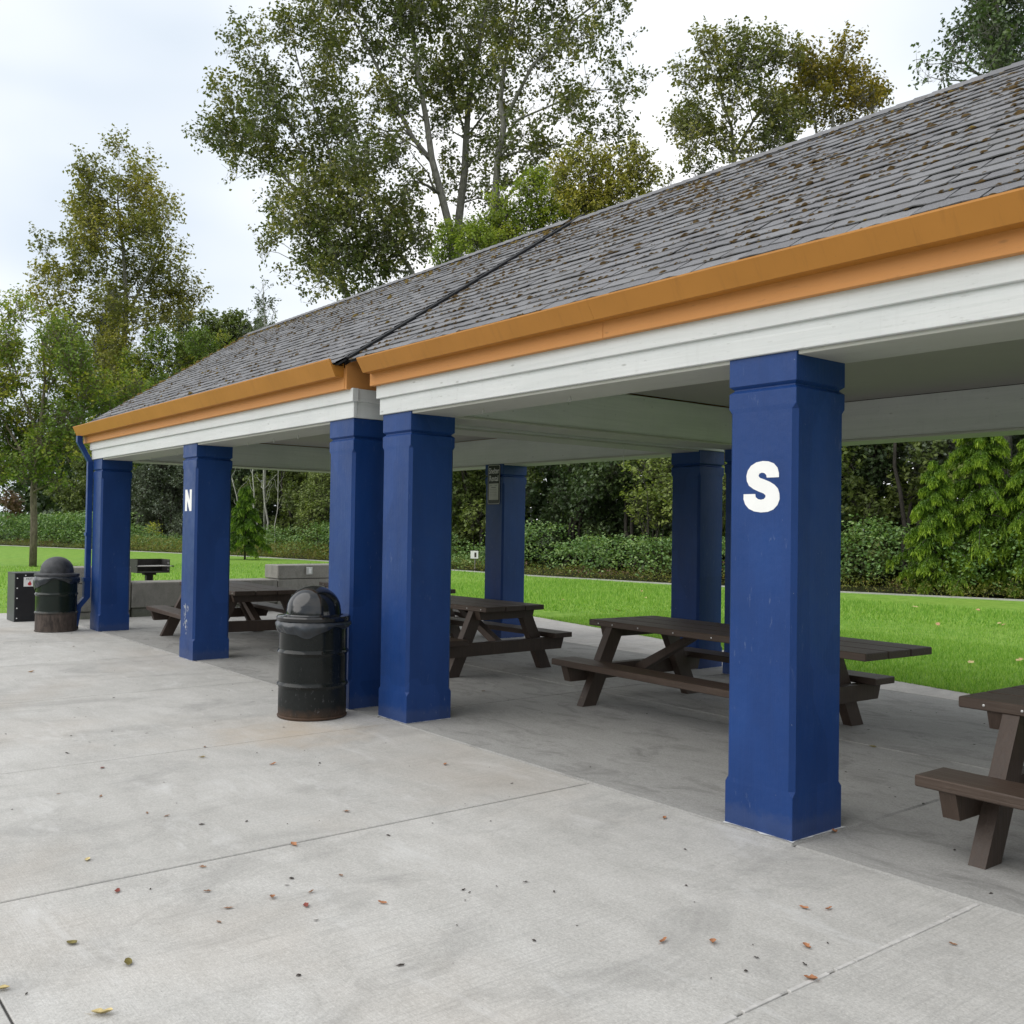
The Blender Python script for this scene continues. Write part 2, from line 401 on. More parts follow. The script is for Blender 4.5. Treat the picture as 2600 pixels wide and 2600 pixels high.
def mesh_np(name, V, F, material, smooth=False, tint=None):
    """V (n,3) array, F (m,k) int array of equal-size polygons"""
    me = bpy.data.meshes.new(name)
    V = np.ascontiguousarray(V, np.float32); F = np.ascontiguousarray(F, np.int32)
    m, k = F.shape
    me.vertices.add(len(V)); me.vertices.foreach_set('co', V.ravel())
    me.loops.add(m * k); me.loops.foreach_set('vertex_index', F.ravel())
    me.polygons.add(m); me.polygons.foreach_set('loop_start', np.arange(0, m * k, k, dtype=np.int32))
    if tint is not None:
        a = me.attributes.new('tint', 'FLOAT', 'FACE'); a.data.foreach_set('value', np.ascontiguousarray(tint, np.float32))
    me.materials.append(material)
    me.update(calc_edges=True)
    if smooth: me.polygons.foreach_set('use_smooth', np.ones(m, bool))
    return me

def link(name, me, parent=None, origin=(0, 0, 0)):
    o = bpy.data.objects.new(name, me); COL.objects.link(o)
    origin = np.array(origin, float)
    if parent is not None:
        o.parent = parent; o.location = origin - W0[parent.name]
    else:
        o.location = origin
    W0[o.name] = origin
    return o

class MB:
    def __init__(s): s.v = []; s.f = []
    def add(s, V, F):
        b = len(s.v); s.v += [tuple(map(float, p)) for p in V]; s.f += [tuple(b + i for i in f) for f in F]
    def box(s, lo, hi, c=0, mtx=None):
        lo = np.array(lo, float); hi = np.array(hi, float)
        if c <= 0:
            V = [(x, y, z) for x in (lo[0], hi[0]) for y in (lo[1], hi[1]) for z in (lo[2], hi[2])]
            F = [(0, 1, 3, 2), (4, 6, 7, 5), (0, 4, 5, 1), (2, 3, 7, 6), (0, 2, 6, 4), (1, 5, 7, 3)]
        else:
            V = []; idx = {}
            for i in (0, 1):
                for j in (0, 1):
                    for l in (0, 1):
                        p = [(lo, hi)[i][0], (lo, hi)[j][1], (lo, hi)[l][2]]
                        sg = [1 - 2 * i, 1 - 2 * j, 1 - 2 * l]
                        for a in range(3):
                            q = list(p)
                            for b2 in range(3):
                                if b2 != a: q[b2] += sg[b2] * c
                            idx[(i, j, l, a)] = len(V); V.append(q)
            F = []
            for a in range(3):
                o1, o2 = (a + 1) % 3, (a + 2) % 3
                for sd in (0, 1):
                    f = []
                    for (u, w) in ((0, 0), (1, 0), (1, 1), (0, 1)):
                        key = [0, 0, 0]; key[a] = sd; key[o1] = u; key[o2] = w
                        f.append(idx[(*key, a)])
                    F.append(tuple(f if sd else f[::-1]))
                for (u, w) in ((0, 0), (1, 0), (1, 1), (0, 1)):      # edge along axis a
                    k0 = [0, 0, 0]; k0[o1] = u; k0[o2] = w; k1 = list(k0); k1[a] = 1
                    f = [idx[(*k0, o1)], idx[(*k1, o1)], idx[(*k1, o2)], idx[(*k0, o2)]]
                    F.append(tuple(f if (u == w) == True else f[::-1]))
            for i in (0, 1):
                for j in (0, 1):
                    for l in (0, 1):
                        f = [idx[(i, j, l, a)] for a in range(3)]
                        F.append(tuple(f if (i + j + l) % 2 else f[::-1]))
        if mtx is not None: V = [tuple(mtx @ Vector(p)) for p in V]
        s.add(V, F)
    def prism(s, poly, axis, a, b):
        """polygon (2-D, in the two other axes in order) extruded along axis from a to b"""
        n = len(poly); V = []
        for t in (a, b):
            for p in poly:
                q = [p[0], p[1]]; q.insert(axis, t); V.append(q)
        F = [tuple(range(n))[::-1], tuple(range(n, 2 * n))] + [(i, (i + 1) % n, n + (i + 1) % n, n + i) for i in range(n)]
        s.add(V, F)
    def tube(s, P, rad, n=8, cap=True):
        P = [Vector([float(x) for x in p]) for p in P]
        if not hasattr(rad, '__len__'): rad = [rad] * len(P)
        V = []; F = []; prev = None
        for i, p in enumerate(P):
            d = (P[min(i + 1, len(P) - 1)] - P[max(i - 1, 0)]).normalized()
            if prev is None:
                a = d.cross(Vector((0, 0, 1)) if abs(d.z) < .9 else Vector((1, 0, 0))).normalized()
            else:
                a = (prev - d * prev.dot(d)).normalized()
            prev = a; b2 = d.cross(a)
            for j in range(n):
                t = 2 * PI * j / n
                V.append(p + float(rad[i]) * (math.cos(t) * a + math.sin(t) * b2))
        for i in range(len(P) - 1):
            for j in range(n):
                F.append((i * n + j, i * n + (j + 1) % n, (i + 1) * n + (j + 1) % n, (i + 1) * n + j))
        if cap: F += [tuple(range(n))[::-1], tuple((len(P) - 1) * n + j for j in range(n))]
        s.add(V, F)
    def lathe(s, prof, c, n=48):
        V = []; F = []
        for r, z in prof:
            for j in range(n):
                t = 2 * PI * j / n; V.append((c[0] + r * math.cos(t), c[1] + r * math.sin(t), c[2] + z))
        for i in range(len(prof) - 1):
            for j in range(n):
                F.append((i * n + j, i * n + (j + 1) % n, (i + 1) * n + (j + 1) % n, (i + 1) * n + j))
        F += [tuple(range(n))[::-1], tuple((len(prof) - 1) * n + j for j in range(n))]
        s.add(V, F)
    def mesh(s, name, material, smooth=False, origin=(0, 0, 0)):
        me = bpy.data.meshes.new(name)
        ox, oy, oz = origin
        me.from_pydata([(x - ox, y - oy, z - oz) for x, y, z in s.v], [], s.f)
        me.materials.append(material); me.update()
        if smooth is True: me.polygons.foreach_set('use_smooth', [True] * len(s.f))
        elif smooth:
            me.polygons.foreach_set('use_smooth', [True] * len(s.f))
            me.set_sharp_from_angle(angle=R(smooth))
        return me
    def build(s, name, material, parent=None, smooth=False, origin=None):
        if origin is None:
            a = np.array(s.v); origin = ((a[:, 0].min() + a[:, 0].max()) / 2, (a[:, 1].min() + a[:, 1].max()) / 2, a[:, 2].min())
        return link(name, s.mesh(name, material, smooth, origin), parent, origin)

def boxpart(name, lo, hi, material, parent, c=.003):
    b = MB(); b.box(lo, hi, c); return b.build(name, material, parent)

def at(u, v, D):
    """point seen at photo pixel (u, v) of 2600, D metres along the view axis"""
    p = fwd * D + rgt * ((u - 1300) / FPX * D) - upv * ((v - 1300) / FPX * D)
    return np.array((p.x, p.y, p.z + CAM_H))

# ------------------------------------------------------------------ ground and paving
def sheet(name, pts, z, material, kind='structure'):
    me = bpy.data.meshes.new(name); me.from_pydata([(x, y, z) for x, y in pts], [], [tuple(range(len(pts)))])
    me.materials.append(material); me.update()
    return tag(link(name, me), kind=kind)

sheet('ground', [(-900, -900), (900, -900), (900, 900), (-900, 900)], -.10, M['soil'])
KERB = [(40, 41.5), (15, 34.3), (0, 29.7), (-11.74, 26.04), (-21.1, 23.05), (-27, 22.25), (-34, 22.1), (-42, 22.05), (-49.2, 21.3), (-60, 18.6), (-73, 15.2), (-95, 8)]
sheet('lawn', [(40, -60)] + KERB + [(-95, -60)], -.014, M['lawn'])
kb = MB()
for i in range(len(KERB) - 1):
    (x0, y0), (x1, y1) = KERB[i], KERB[i + 1]
    d = Vector((x1 - x0, y1 - y0)).normalized(); nrm = Vector((d.y, -d.x))   # away from the lawn
    if nrm.y < 0: nrm = -nrm
    (ax, ay), (bx, by) = (x0, y0), (x1, y1)
    w = .15
    V = [(ax, ay, -.09), (bx, by, -.09), (bx + nrm.x * w, by + nrm.y * w, -.09), (ax + nrm.x * w, ay + nrm.y * w, -.09)]
    V += [(p[0], p[1], .022) for p in V]
    kb.add(V, [(4, 5, 6, 7), (0, 1, 5, 4), (1, 2, 6, 5), (2, 3, 7, 6), (3, 0, 4, 7)])
tag(kb.build('kerb', M['kerb']), kind='structure')

# plaza: separate concrete slabs on a dark bed, joints recessed
plaza = tag(empty('plaza_pavement', (0, 0, 0)), kind='structure')
pb = MB(); pb.box((-19.55, -14, -.085), (8, 4.418, -.009)); pb.build('joint_bed', M['joint'], plaza)
XJ = [8, 5.5, 2.95, .4, -2.165, -4.725, -7.12, -9.85, -12.4, -14.9, -17.3, -19.6]
YJ = [-14, -10.2, -6.5, -2.9, .762, 4.425]
for i in range(len(XJ) - 1):
    for j in range(len(YJ) - 1):
        g = .0045; gl = .0075 if XJ[i + 1] == -4.725 else g; gr_ = .0075 if XJ[i] == -4.725 else g
        boxpart('concrete_slab', (XJ[i + 1] + gl, YJ[j] + g, -.08), (XJ[i] - gr_, YJ[j + 1] - g, 0), M['plaza'], plaza, .004)
# pale crumbling sealant squeezed out along the nearest joint
rs = np.random.RandomState(4)
cb = MB(); y = .9
while y < 4.40:
    ln = rs.uniform(.06, .34); w = rs.uniform(.007, .013); x0 = -2.165 + rs.uniform(-.003, .003)
    cb.box((x0 - w, y, -.018), (x0 + w, min(y + ln, 4.41), .0035 + rs.uniform(0, .002)), .0015); y += ln + rs.choice([.004, .01, .05])
cb.build('joint_sealant', M['caulk'], plaza)

floor = tag(empty('shelter_floor', (0, 0, 0)), kind='structure')
fb = MB(); fb.box((-17.7, 4.44, -.085), (3.9, 9.64, -.009)); fb.build('joint_bed', M['joint'], floor)
XF = [4, .66, -3.165, -7.45, -11.75, -15.75, -17.75]
for i in range(len(XF) - 1):
    for (ya, yb_) in ((4.433, 7.0), (7.0, 9.65)):
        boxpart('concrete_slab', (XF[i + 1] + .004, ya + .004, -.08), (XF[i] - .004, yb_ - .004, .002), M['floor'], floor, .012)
EDGE = [(4, 9.9), (-1, 9.95), (-4.93, 10.145), (-7.3, 10.58), (-9.73, 11.065), (-12.43, 11.6), (-18.5, 12.7)]
ab = MB()
poly = [(4, 9.656), (-18.5, 9.656)] + EDGE[::-1]
ab.prism([(x, y) for x, y in poly], 2, -.08, .001)
tag(ab.build('aggregate_border', M['agg']), kind='structure')

# ------------------------------------------------------------------ the two shelters
TH = math.atan(.667); CT, ST = math.cos(TH), math.sin(TH)
RIDGE_Y = 7.0
def roof_z(y): return 3.075 + (min(y, 2 * RIDGE_Y - y) - 4.2) * .667        # top of the deck
CW = .4555
def column_mesh():
    b = MB(); h = CW / 2; V = []; F = []
    prof = [(0, h, .003), (.235, h, .003), (.262, h - .001, .026), (2.325, h - .001, .026), (2.352, h, .003), (2.438, h, .003),
            (2.455, h - .02, .003), (2.462, h - .02, .003), (2.479, h, .003), (2.634, h, .003)]
    for z, a, c in prof:
        V += [(-a + c, -a, z), (a - c, -a, z), (a, -a + c, z), (a, a - c, z), (a - c, a, z), (-a + c, a, z), (-a, a - c, z), (-a, -a + c, z)]
    for i in range(len(prof) - 1):
        for j in range(8):
            F.append((i * 8 + j, i * 8 + (j + 1) % 8, (i + 1) * 8 + (j + 1) % 8, (i + 1) * 8 + j))
    F.append(tuple((len(prof) - 1) * 8 + j for j in range(8)))
    b.add(V, F)
    return b.mesh('column', M['blue'])
COLUMN = column_mesh()
# a thin ragged line of whitish paint where a column meets the slab
def skirt_mesh(seed):
    r = np.random.RandomState(seed); h = CW / 2; V = []; F = []; n = 56
    for i in range(n):
        t = i / n * 4; sd = int(t); f = t - sd
        c = [(-h, -h), (h, -h), (h, h), (-h, h)]
        p = np.array(c[sd]) * (1 - f) + np.array(c[(sd + 1) % 4]) * f
        d = p / np.abs(p).max()
        w = max(.002, r.normal(.012, .007)) if r.rand() > .25 else .002
        V += [(*(p * .995), .0045), (*(p + d * w), .0045), (*(p * .995), .012)]
    for i in range(n):
        a, b2 = i * 3, ((i + 1) % n) * 3
        F.append((a, a + 1, b2 + 1, b2))
    b = MB(); b.add(V, F); return b.mesh('paint_line', M['splash'])
SKIRTS = [skirt_mesh(s) for s in (3, 5)]

_ex = .143; TAB = .333
def shingle_mesh(seed):
    r = np.random.RandomState(seed); w = TAB - .014
    lf = .0; L = .20
    xs = np.linspace(-w / 2, w / 2, 5); V = []
    for (y, z, t) in ((0, .0155, .006), (L, .0015, .003)):
        for x in xs:
            dz = r.uniform(-.004, .004) if y == 0 else 0
            dy = r.uniform(-.009, .006) if y == 0 else 0
            V += [(x, y + dy, z + dz), (x, y + dy, z + dz - t)]
    F = []
    for i in range(4):
        a, b2 = i * 2, (i + 1) * 2; c, d = 10 + i * 2, 10 + (i + 1) * 2
        F += [(a, b2, d, c), (a + 1, c + 1, d + 1, b2 + 1), (a, a + 1, b2 + 1, b2)]
    F += [(0, 10, 11, 1), (8, 9, 19, 18)]
    b = MB(); b.add(V, F); return b
SH = [shingle_mesh(s) for s in range(6)]
SHM = [b.mesh('shingle', M['shingle']) for b in SH]

def moss_blob(r, s):
    """small bumpy cushion, about 30 faces"""
    n = 7; V = []; F = []
    for i, (rr, z) in enumerate(((1, 0), (.95, .35), (.55, .75))):
        for j in range(n):
            t = 2 * PI * (j + .5 * (i % 2)) / n; q = rr * r.uniform(.6, 1.25)
            V.append((q * math.cos(t) * s, q * math.sin(t) * s * .7, z * s * .75 * r.uniform(.5, 1.2)))
    V.append((0, 0, s * .7))
    for i in range(2):
        for j in range(n):
            F.append((i * n + j, i * n + (j + 1) % n, (i + 1) * n + (j + 1) % n, (i + 1) * n + j))
    F += [(2 * n + j, 2 * n + (j + 1) % n, 3 * n) for j in range(n)]
    return np.array(V), F

EAVE = {'y': 4.255, 'dz': 0.0}
def slope_pt(x, s, n, side=1):
    """point on the roof: s metres up the slope from the eave line, n off the deck"""
    y = EAVE['y'] + s * CT - n * ST; z = roof_z(EAVE['y']) + EAVE['dz'] + s * ST + n * CT
    return (x, y if side > 0 else 2 * RIDGE_Y - y, z)
SL = (RIDGE_Y - 4.255) / CT

def in_view(p, margin=.52):
    q = Vector(p) - Vector((0, 0, CAM_H)); d = q.dot(fwd)
    return (d if d > .5 and abs(q.dot(rgt) / d) < margin * 1.02 and abs(q.dot(upv) / d) < margin * 1.02 else None)

def extrude_x(name, poly, x0, x1, material, parent):
    b = MB(); b.prism(poly, 0, x0, x1); return b.build(name, material, parent)

def shelter(name, label, rights, ya, rx0, rx1, fascia_splits, gutter_x, seed, fascia_x, dz):
    EAVE['y'], EAVE['dz'] = ya - .192, dz
    SL = (RIDGE_Y - EAVE['y']) / CT
    def roof_z(y): return globals()['roof_z'](y) + dz
    rs = np.random.RandomState(seed)
    x_lo, x_hi = min(rights) - CW, max(rights)
    yb = 9.10
    root = thing(name, label, 'picnic shelter', ((x_lo + x_hi) / 2, RIDGE_Y, 0), group='picnic shelters beside the plaza')
    # columns
    cols = {}
    for front in (1, 0):
        for xr in rights:
            o = link('column', COLUMN, root, (xr - CW / 2, (ya if front else yb) + CW / 2, 0))
            s_ = link('paint_line', SKIRTS[len(cols) % 2], o, (xr - CW / 2, (ya if front else yb) + CW / 2, 0))
            cols[(xr, front)] = o
    # beams, front and back
    def run(y0, outer, tone, inner):
        boxpart('beam', (x_lo + .004, y0 + .022, 2.639), (x_hi - .004, y0 + CW - .022, 3.03), M['siding'], root, .002)
        rr = sorted(rights)
        for i in range(len(rr) - 1):
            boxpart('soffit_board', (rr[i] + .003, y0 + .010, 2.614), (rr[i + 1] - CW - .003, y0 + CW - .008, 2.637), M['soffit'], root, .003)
        sg = -1 if outer < y0 + .1 else 1
        def yy(a, b_): return tuple(sorted((outer + sg * a, outer + sg * b_)))
        for zlo, zhi, off, ext in ((2.636, 2.783, .020, .028), (2.779, 2.900, .045, .050)):
            a, b_ = yy(-.018, off)
            cuts = [x_lo - ext] + sorted(fascia_splits[1:]) + [x_hi + ext]
            for i in range(len(cuts) - 1):
                boxpart('siding_board', (cuts[i] + (.0008 if i else 0), a, zlo), (cuts[i + 1] - (.0008 if i < len(cuts) - 2 else 0), b_, zhi), M['siding'], root, .004)
        a, b_ = yy(.046, .092)
        cuts = [fascia_x[0]] + sorted(fascia_splits[:1]) + [fascia_x[1]]
        if sg > 0: cuts = [fascia_x[0], fascia_x[1]]
        for i in range(len(cuts) - 1):
            boxpart('fascia_board', (cuts[i] + .0008, a, 2.890), (cuts[i + 1] - .0008, b_, 3.082), M['orange'], root, .003)
        # gutter: an open trough leaning outwards
        yf = outer + sg * .0935
        gt = 3.120 + dz
        prof = [(yf, gt - .03), (yf, 2.996), (yf + sg * .085, 2.996), (yf + sg * .152, gt - .010), (yf + sg * .152, gt), (yf + sg * .137, gt), (yf + sg * .132, gt - .008),
                (yf + sg * .073, 3.004), (yf + sg * .008, 3.004), (yf + sg * .008, gt - .03)]
        gs = [gutter_x[0]] + gutter_x[2:] + [gutter_x[1]]
        for i in range(len(gs) - 1):
            g = MB(); p = prof if sg < 0 else prof
            g.prism(p, 0, gs[i] + .0006, gs[i + 1] - .0006)
            for xe in ([gs[0]] if i == 0 else []) + ([gs[-1]] if i == len(gs) - 2 else []):
                e0, e1 = (xe, xe + .004) if xe == gs[0] else (xe - .004, xe)
                g.prism([(yf + sg * .009, 3.095), (yf + sg * .009, 3.005), (yf + sg * .072, 3.005), (yf + sg * .132, 3.100)], 0, e0, e1)
            g.build('gutter', M['orange_gutter'], root)
    run(ya, ya, 0, 1)
    run(yb, yb + CW, 0, 1)
    # cross beams at both ends with lapped boards outside
    for xe, sg in ((x_lo, -1), (x_hi, 1)):
        xi = xe - sg * CW
        a, b_ = sorted((xe - sg * .022, xi + sg * .022))
        boxpart('beam', (a, ya + CW, 2.6385), (b_, yb, 3.028), M['siding_y'], root, .002)
        a, b_ = sorted((xe - sg * .008, xi + sg * .010))
        boxpart('soffit_board', (a, ya + CW + .003, 2.615), (b_, yb - .003, 2.6375), M['soffit'], root, .003)
        for zlo, zhi, off, ext in ((2.636, 2.783, .018, .018), (2.779, 2.900, .030, .018)):
            a, b_ = sorted((xe - sg * .018, xe + sg * off))
            boxpart('siding_board', (a, ya + ext + .001, zlo + .0006), (b_, yb + CW - ext - .001, zhi - .0006), M['siding_y'], root, .004)
        # orange gable board up to the roof line
        xg = x_hi + .013 if sg > 0 else x_lo - .013
        poly = [(ya - .088, 2.888), (2 * RIDGE_Y - ya + .088, 2.888), (2 * RIDGE_Y - ya + .088, roof_z(ya - .088) - .05), (RIDGE_Y, roof_z(RIDGE_Y) - .05), (ya - .088, roof_z(ya - .088) - .05)]
        a, b_ = sorted((xg, xg - sg * .035))
        extrude_x('gable_board', poly, a, b_, M['orange'], root)
    # ceiling with a dark gap against the beams
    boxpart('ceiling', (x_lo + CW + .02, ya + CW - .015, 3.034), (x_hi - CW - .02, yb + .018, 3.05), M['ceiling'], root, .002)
    # roof deck
    rb = MB()
    ye = EAVE['y'] + .012
    t = .055
    rb.prism([(ye, roof_z(ye)), (RIDGE_Y, roof_z(RIDGE_Y)), (2 * RIDGE_Y - ye, roof_z(ye)), (2 * RIDGE_Y - ye, roof_z(ye) - .02), (RIDGE_Y, roof_z(RIDGE_Y) - t), (ye, roof_z(ye) - .02)], 0, rx0, rx1)
    roof = rb.build('roof', M['deck'], root)
    # shingles: the 300 that show largest as objects, the others joined
    items = []
    nrow = int(SL / _ex) + 1
    for r in range(nrow):
        off = (r % 3) * TAB / 3 + rs.uniform(-.02, .02)
        x = rx0 + off - TAB
        while x < rx1 + TAB:
            items.append((r, x + TAB / 2, rs.randint(6), rs.normal(0, .006), rs.normal(0, .004), rs.uniform(0, .004))); x += TAB
    def place(it, side):
        r, x, k, rz, ds, dn = it
        return slope_pt(x, r * _ex + ds - .01, dn, side)
    sc_ = []
    vis = []
    for it in items:
        if it[1] - TAB / 2 < rx0 or it[1] + TAB / 2 > rx1: sc_.append(-1); continue
        p = place(it, 1); d = in_view(p); sc_.append(1 / d if d else -1)
    order = np.argsort(-np.array(sc_))
    chosen = set(int(i) for i in order[:300] if sc_[i] > 0)
    V = []; F = []
    for i, it in enumerate(items):
        r, x, k, rz, ds, dn = it
        p = place(it, 1)
        if i in chosen:
            o = link('shingle', SHM[k], roof, p); o.rotation_euler = (TH, 0, rz)
        for side in ((-1,) if i in chosen else (1, -1)):
            c, s2 = math.cos(rz), math.sin(rz)
            b0 = len(V)
            ok = SH[k]
            for (a, b_, z) in ok.v:
                xx = min(max(x + a * c - b_ * s2, rx0), rx1); yy = a * s2 + b_ * c
                V.append(slope_pt(xx, r * _ex + ds - .01 + min(yy, SL + .02 - r * _ex), z + dn, side))
            F += [tuple(b0 + q for q in (f if side > 0 else f[::-1])) for f in ok.f]
    b = MB(); b.v = V; b.f = F
    tag(b.build('shingle_courses', M['shingles'], roof), kind='stuff')
    # ridge caps
    cm = MB()
    hw = .14
    for (t0, t1, lz0, lz1) in ((0, .26, .020, .008),):
        cm.add([(0, -hw * CT, -hw * ST + lz0), (0, 0, lz0 + .006), (0, hw * CT, -hw * ST + lz0), (t1, -hw * CT, -hw * ST + lz1), (t1, 0, lz1 + .006), (t1, hw * CT, -hw * ST + lz1),
                (0, -hw * CT, -hw * ST + lz0 - .008), (0, 0, lz0 - .004), (0, hw * CT, -hw * ST + lz0 - .008)],
               [(0, 3, 4, 1), (1, 4, 5, 2), (0, 1, 7, 6), (1, 2, 8, 7)])
    capm = cm.mesh('ridge_cap', M['shingle'])
    x = rx0
    while x < rx1 - .2:
        o = link('ridge_cap', capm, roof, (x, RIDGE_Y, roof_z(RIDGE_Y) + .014)); x += .146
    # moss cushions caught along the shingle butts
    for nm, mt, n0, big in (('moss', M['moss'], 7200 if seed == 2 else 3400, 1.0), ('moss', M['moss_green'], 500 if seed == 2 else 1100, 1.0)):
        V = []; F = []
        cl = [(rs.uniform(rx0, min(rx1, .5)), rs.uniform(.1, SL)) for _ in range(110)]
        for i in range(n0):
            if rs.rand() < .5:
                c0 = cl[rs.randint(len(cl))]; x = c0[0] + rs.normal(0, .12); s_ = c0[1] + rs.normal(0, .09)
            else:
                x = rs.uniform(rx0, min(rx1, .5)); s_ = SL * rs.rand() ** .75
            if nm and mt is M['moss_green']:
                if rs.rand() < .75: s_ = SL - .13 - abs(rs.normal(0, .13))
                if seed == 1 and rs.rand() < .45: x = rx0 + abs(rs.normal(0, .10)); s_ = rs.uniform(.9, SL)
            x = min(max(x, rx0 + .02), rx1 - .02); s_ = min(max(s_, .06), SL - .02)
            s_ = round(s_ / _ex) * _ex - .008 + rs.uniform(0, .02)
            size = min(.006 + rs.gamma(1.5, .0043), .030) * (1.5 if mt is M['moss_green'] and seed == 1 else 1)
            bv, bf = moss_blob(rs, size); st = rs.uniform(1, 1.6)
            b0 = len(V)
            for q in bv: V.append(slope_pt(x + q[0] * st, s_ + q[1], q[2] + .010))
            F += [tuple(b0 + j for j in f) for f in bf]
        b = MB(); b.v = V; b.f = F
        tag(b.build('moss', mt, roof, smooth=True), kind='stuff')
    return root, cols, roof

NY, SY = 4.392, 4.470
shN, colsN, roofN = shelter('picnic_shelter', 'far timber picnic shelter with mossy shingle roof, blue columns and the letter N', [-7.869, -11.71, -15.607], NY,
                            -16.33, -7.83, [-12.0], [-16.34, -7.90], 1, (-16.30, -7.893), .03)
shS, colsS, roofS = shelter('picnic_shelter', 'nearer timber picnic shelter with mossy shingle roof, blue columns and the letter S', [.643, -3.195, -7.033], SY,
                            -7.76, 1.40, [-4.61, -1.0], [-7.546, 1.2, -4.60], 2, (-7.574, 1.3), .0)

# black metal cover strip over the joint between the two roofs
fm = Matrix.Translation(slope_pt(-7.80, 0, 0)) @ Euler((TH, 0, 0)).to_matrix().to_4x4()
b = MB(); b.box((-.052, .02, -.02), (.040, SL + .10, .036), .005, fm); b.box((-.075, .0, -.03), (-.052, SL + .06, .030), .004, fm)
fl = b.build('roof_flashing', M['black_metal'], shN)
# orange filler behind the strip, between the two gable boards at the eave
# letters
SO = [(583, 1103), (583, 1080), (575, 1050), (555, 1025), (525, 1012), (495, 1009), (460, 1015), (430, 1033), (412, 1060), (405, 1090), (408, 1120), (420, 1145), (445, 1165), (475, 1180), (500, 1190), (512, 1201), (512, 1212), (503, 1222), (487, 1226),
      (470, 1222), (458, 1211), (455, 1193), (390, 1193), (390, 1222), (400, 1252), (420, 1276), (450, 1291), (487, 1297), (525, 1294), (555, 1281), (577, 1256), (588, 1225), (587, 1195), (578, 1165), (560, 1144), (535, 1127), (505, 1113), (480, 1103), (472, 1092), (477, 1079),
      (490, 1074), (505, 1077), (515, 1088), (518, 1103)]
def outline(name, P, x, y, z, parent):
    b = MB(); b.prism([(x + p[0], z + p[1]) for p in P][::-1], 1, y, y + .0025); return b.build(name, M['white'], parent)
outline('letter', [((a - 489) * .00123, (1153 - c) * .00099) for a, c in SO], -3.418, SY - .0008, 1.905, colsS[(-3.195, 1)])
colsS[(-3.195, 1)]['label'] = 'blue column bearing a white painted letter S'
w_, h_, t_ = .108, .132, .066
outline('letter', [(-w_, -h_), (-w_, h_), (-w_ + t_, h_), (w_ - t_, .0), (w_ - t_, h_), (w_, h_), (w_, -h_), (w_ - t_, -h_), (-w_ + t_, .0), (-w_ + t_, -h_)], -11.955, NY - .0008, 1.945, colsN[(-11.71, 1)])
colsN[(-11.71, 1)]['label'] = 'blue column bearing a white painted letter N'
# pale scrape low on the N column
rs = np.random.RandomState(2); b = MB()
for i in range(46):
    px = -11.71 - CW + .20 + rs.normal(0, .035); pz = rs.uniform(.30, .66); w = rs.uniform(.003, .012); h2 = rs.uniform(.008, .05)
    b.add([(px, NY - .0008, pz), (px + w, NY - .0008, pz + rs.uniform(-.01, .01)), (px + w * .8, NY - .0008, pz + h2), (px - w * .3, NY - .0008, pz + h2 * .8)], [(0, 1, 2, 3)])
b.build('scrape_mark', M['splash'], colsN[(-11.71, 1)])

# hooks and wires under the beams
def wire(pts, r, parent, name='hook', m='galv'):
    b = MB(); b.tube(pts, r, 6); return b.build(name, M[m], parent, smooth=True)
for x, y in ((-6.35, SY + .25), (-5.3, SY + .25), (-2.1, SY + .26)):
    a = [(x, y, 2.615), (x, y, 2.60)] + [(x + .012 * math.sin(t), y, 2.588 + .012 * math.cos(t)) for t in np.linspace(0, 2 * PI, 9)]
    wire(a, .0028, shS)
wire([(-2.1, SY + .26, 2.577), (-2.10, SY + .25, 2.53), (-2.095, SY + .25, 2.48), (-2.07, SY + .26, 2.455), (-2.04, SY + .26, 2.46)], .0035, shS, 'hanging_hook')
for x in (-10.9, -10.2, -9.6, -13.2, -14.3):
    a = [(x, NY + .3, 2.615), (x, NY + .3, 2.60)] + [(x + .014 * math.sin(t), NY + .3, 2.586 + .014 * math.cos(t)) for t in np.linspace(0, 2 * PI, 9)]
    wire(a, .0035, shN)
wire([(-8.1, 8.05, 2.615), (-8.09, 8.04, 2.55), (-8.05, 8.0, 2.40)], .004, shN, 'hanging_wire', 'splash')

# rainwater pipe on the far corner column
b = MB()
def rpipe(P, wx, wy):
    V = []; F = []
    for (x, y, z) in P: V += [(x - wx, y - wy, z), (x + wx, y - wy, z), (x + wx, y + wy, z), (x - wx, y + wy, z)]
    for i in range(len(P) - 1):
        for j in range(4): F.append((i * 4 + j, i * 4 + (j + 1) % 4, i * 4 + 4 + (j + 1) % 4, i * 4 + 4 + j))
    F += [(3, 2, 1, 0), tuple((len(P) - 1) * 4 + j for j in range(4))]
    b.add(V, F)
rpipe([(-16.17, 4.205, 3.0), (-16.17, 4.205, 2.90), (-16.10, 4.35, 2.60), (-16.10, 4.35, .72)], .042, .038)
rpipe([(-16.10, 4.34, .79), (-16.10, 4.34, .50), (-16.08, 4.205, .34), (-16.07, 4.165, .06)], .05, .047)
rpipe([(-16.10, 4.332, .80), (-16.10, 4.332, .74)], .062, .056)
rpipe([(-16.10, 4.343, 1.50), (-16.10, 4.343, 1.45)], .05, .044)
dp = b.build('downspout', M['blue'], shN)
b = MB(); b.box((-16.135, 4.12, .002), (-16.03, 4.215, .06), .004); b.build('pipe_shoe', M['black'], dp)

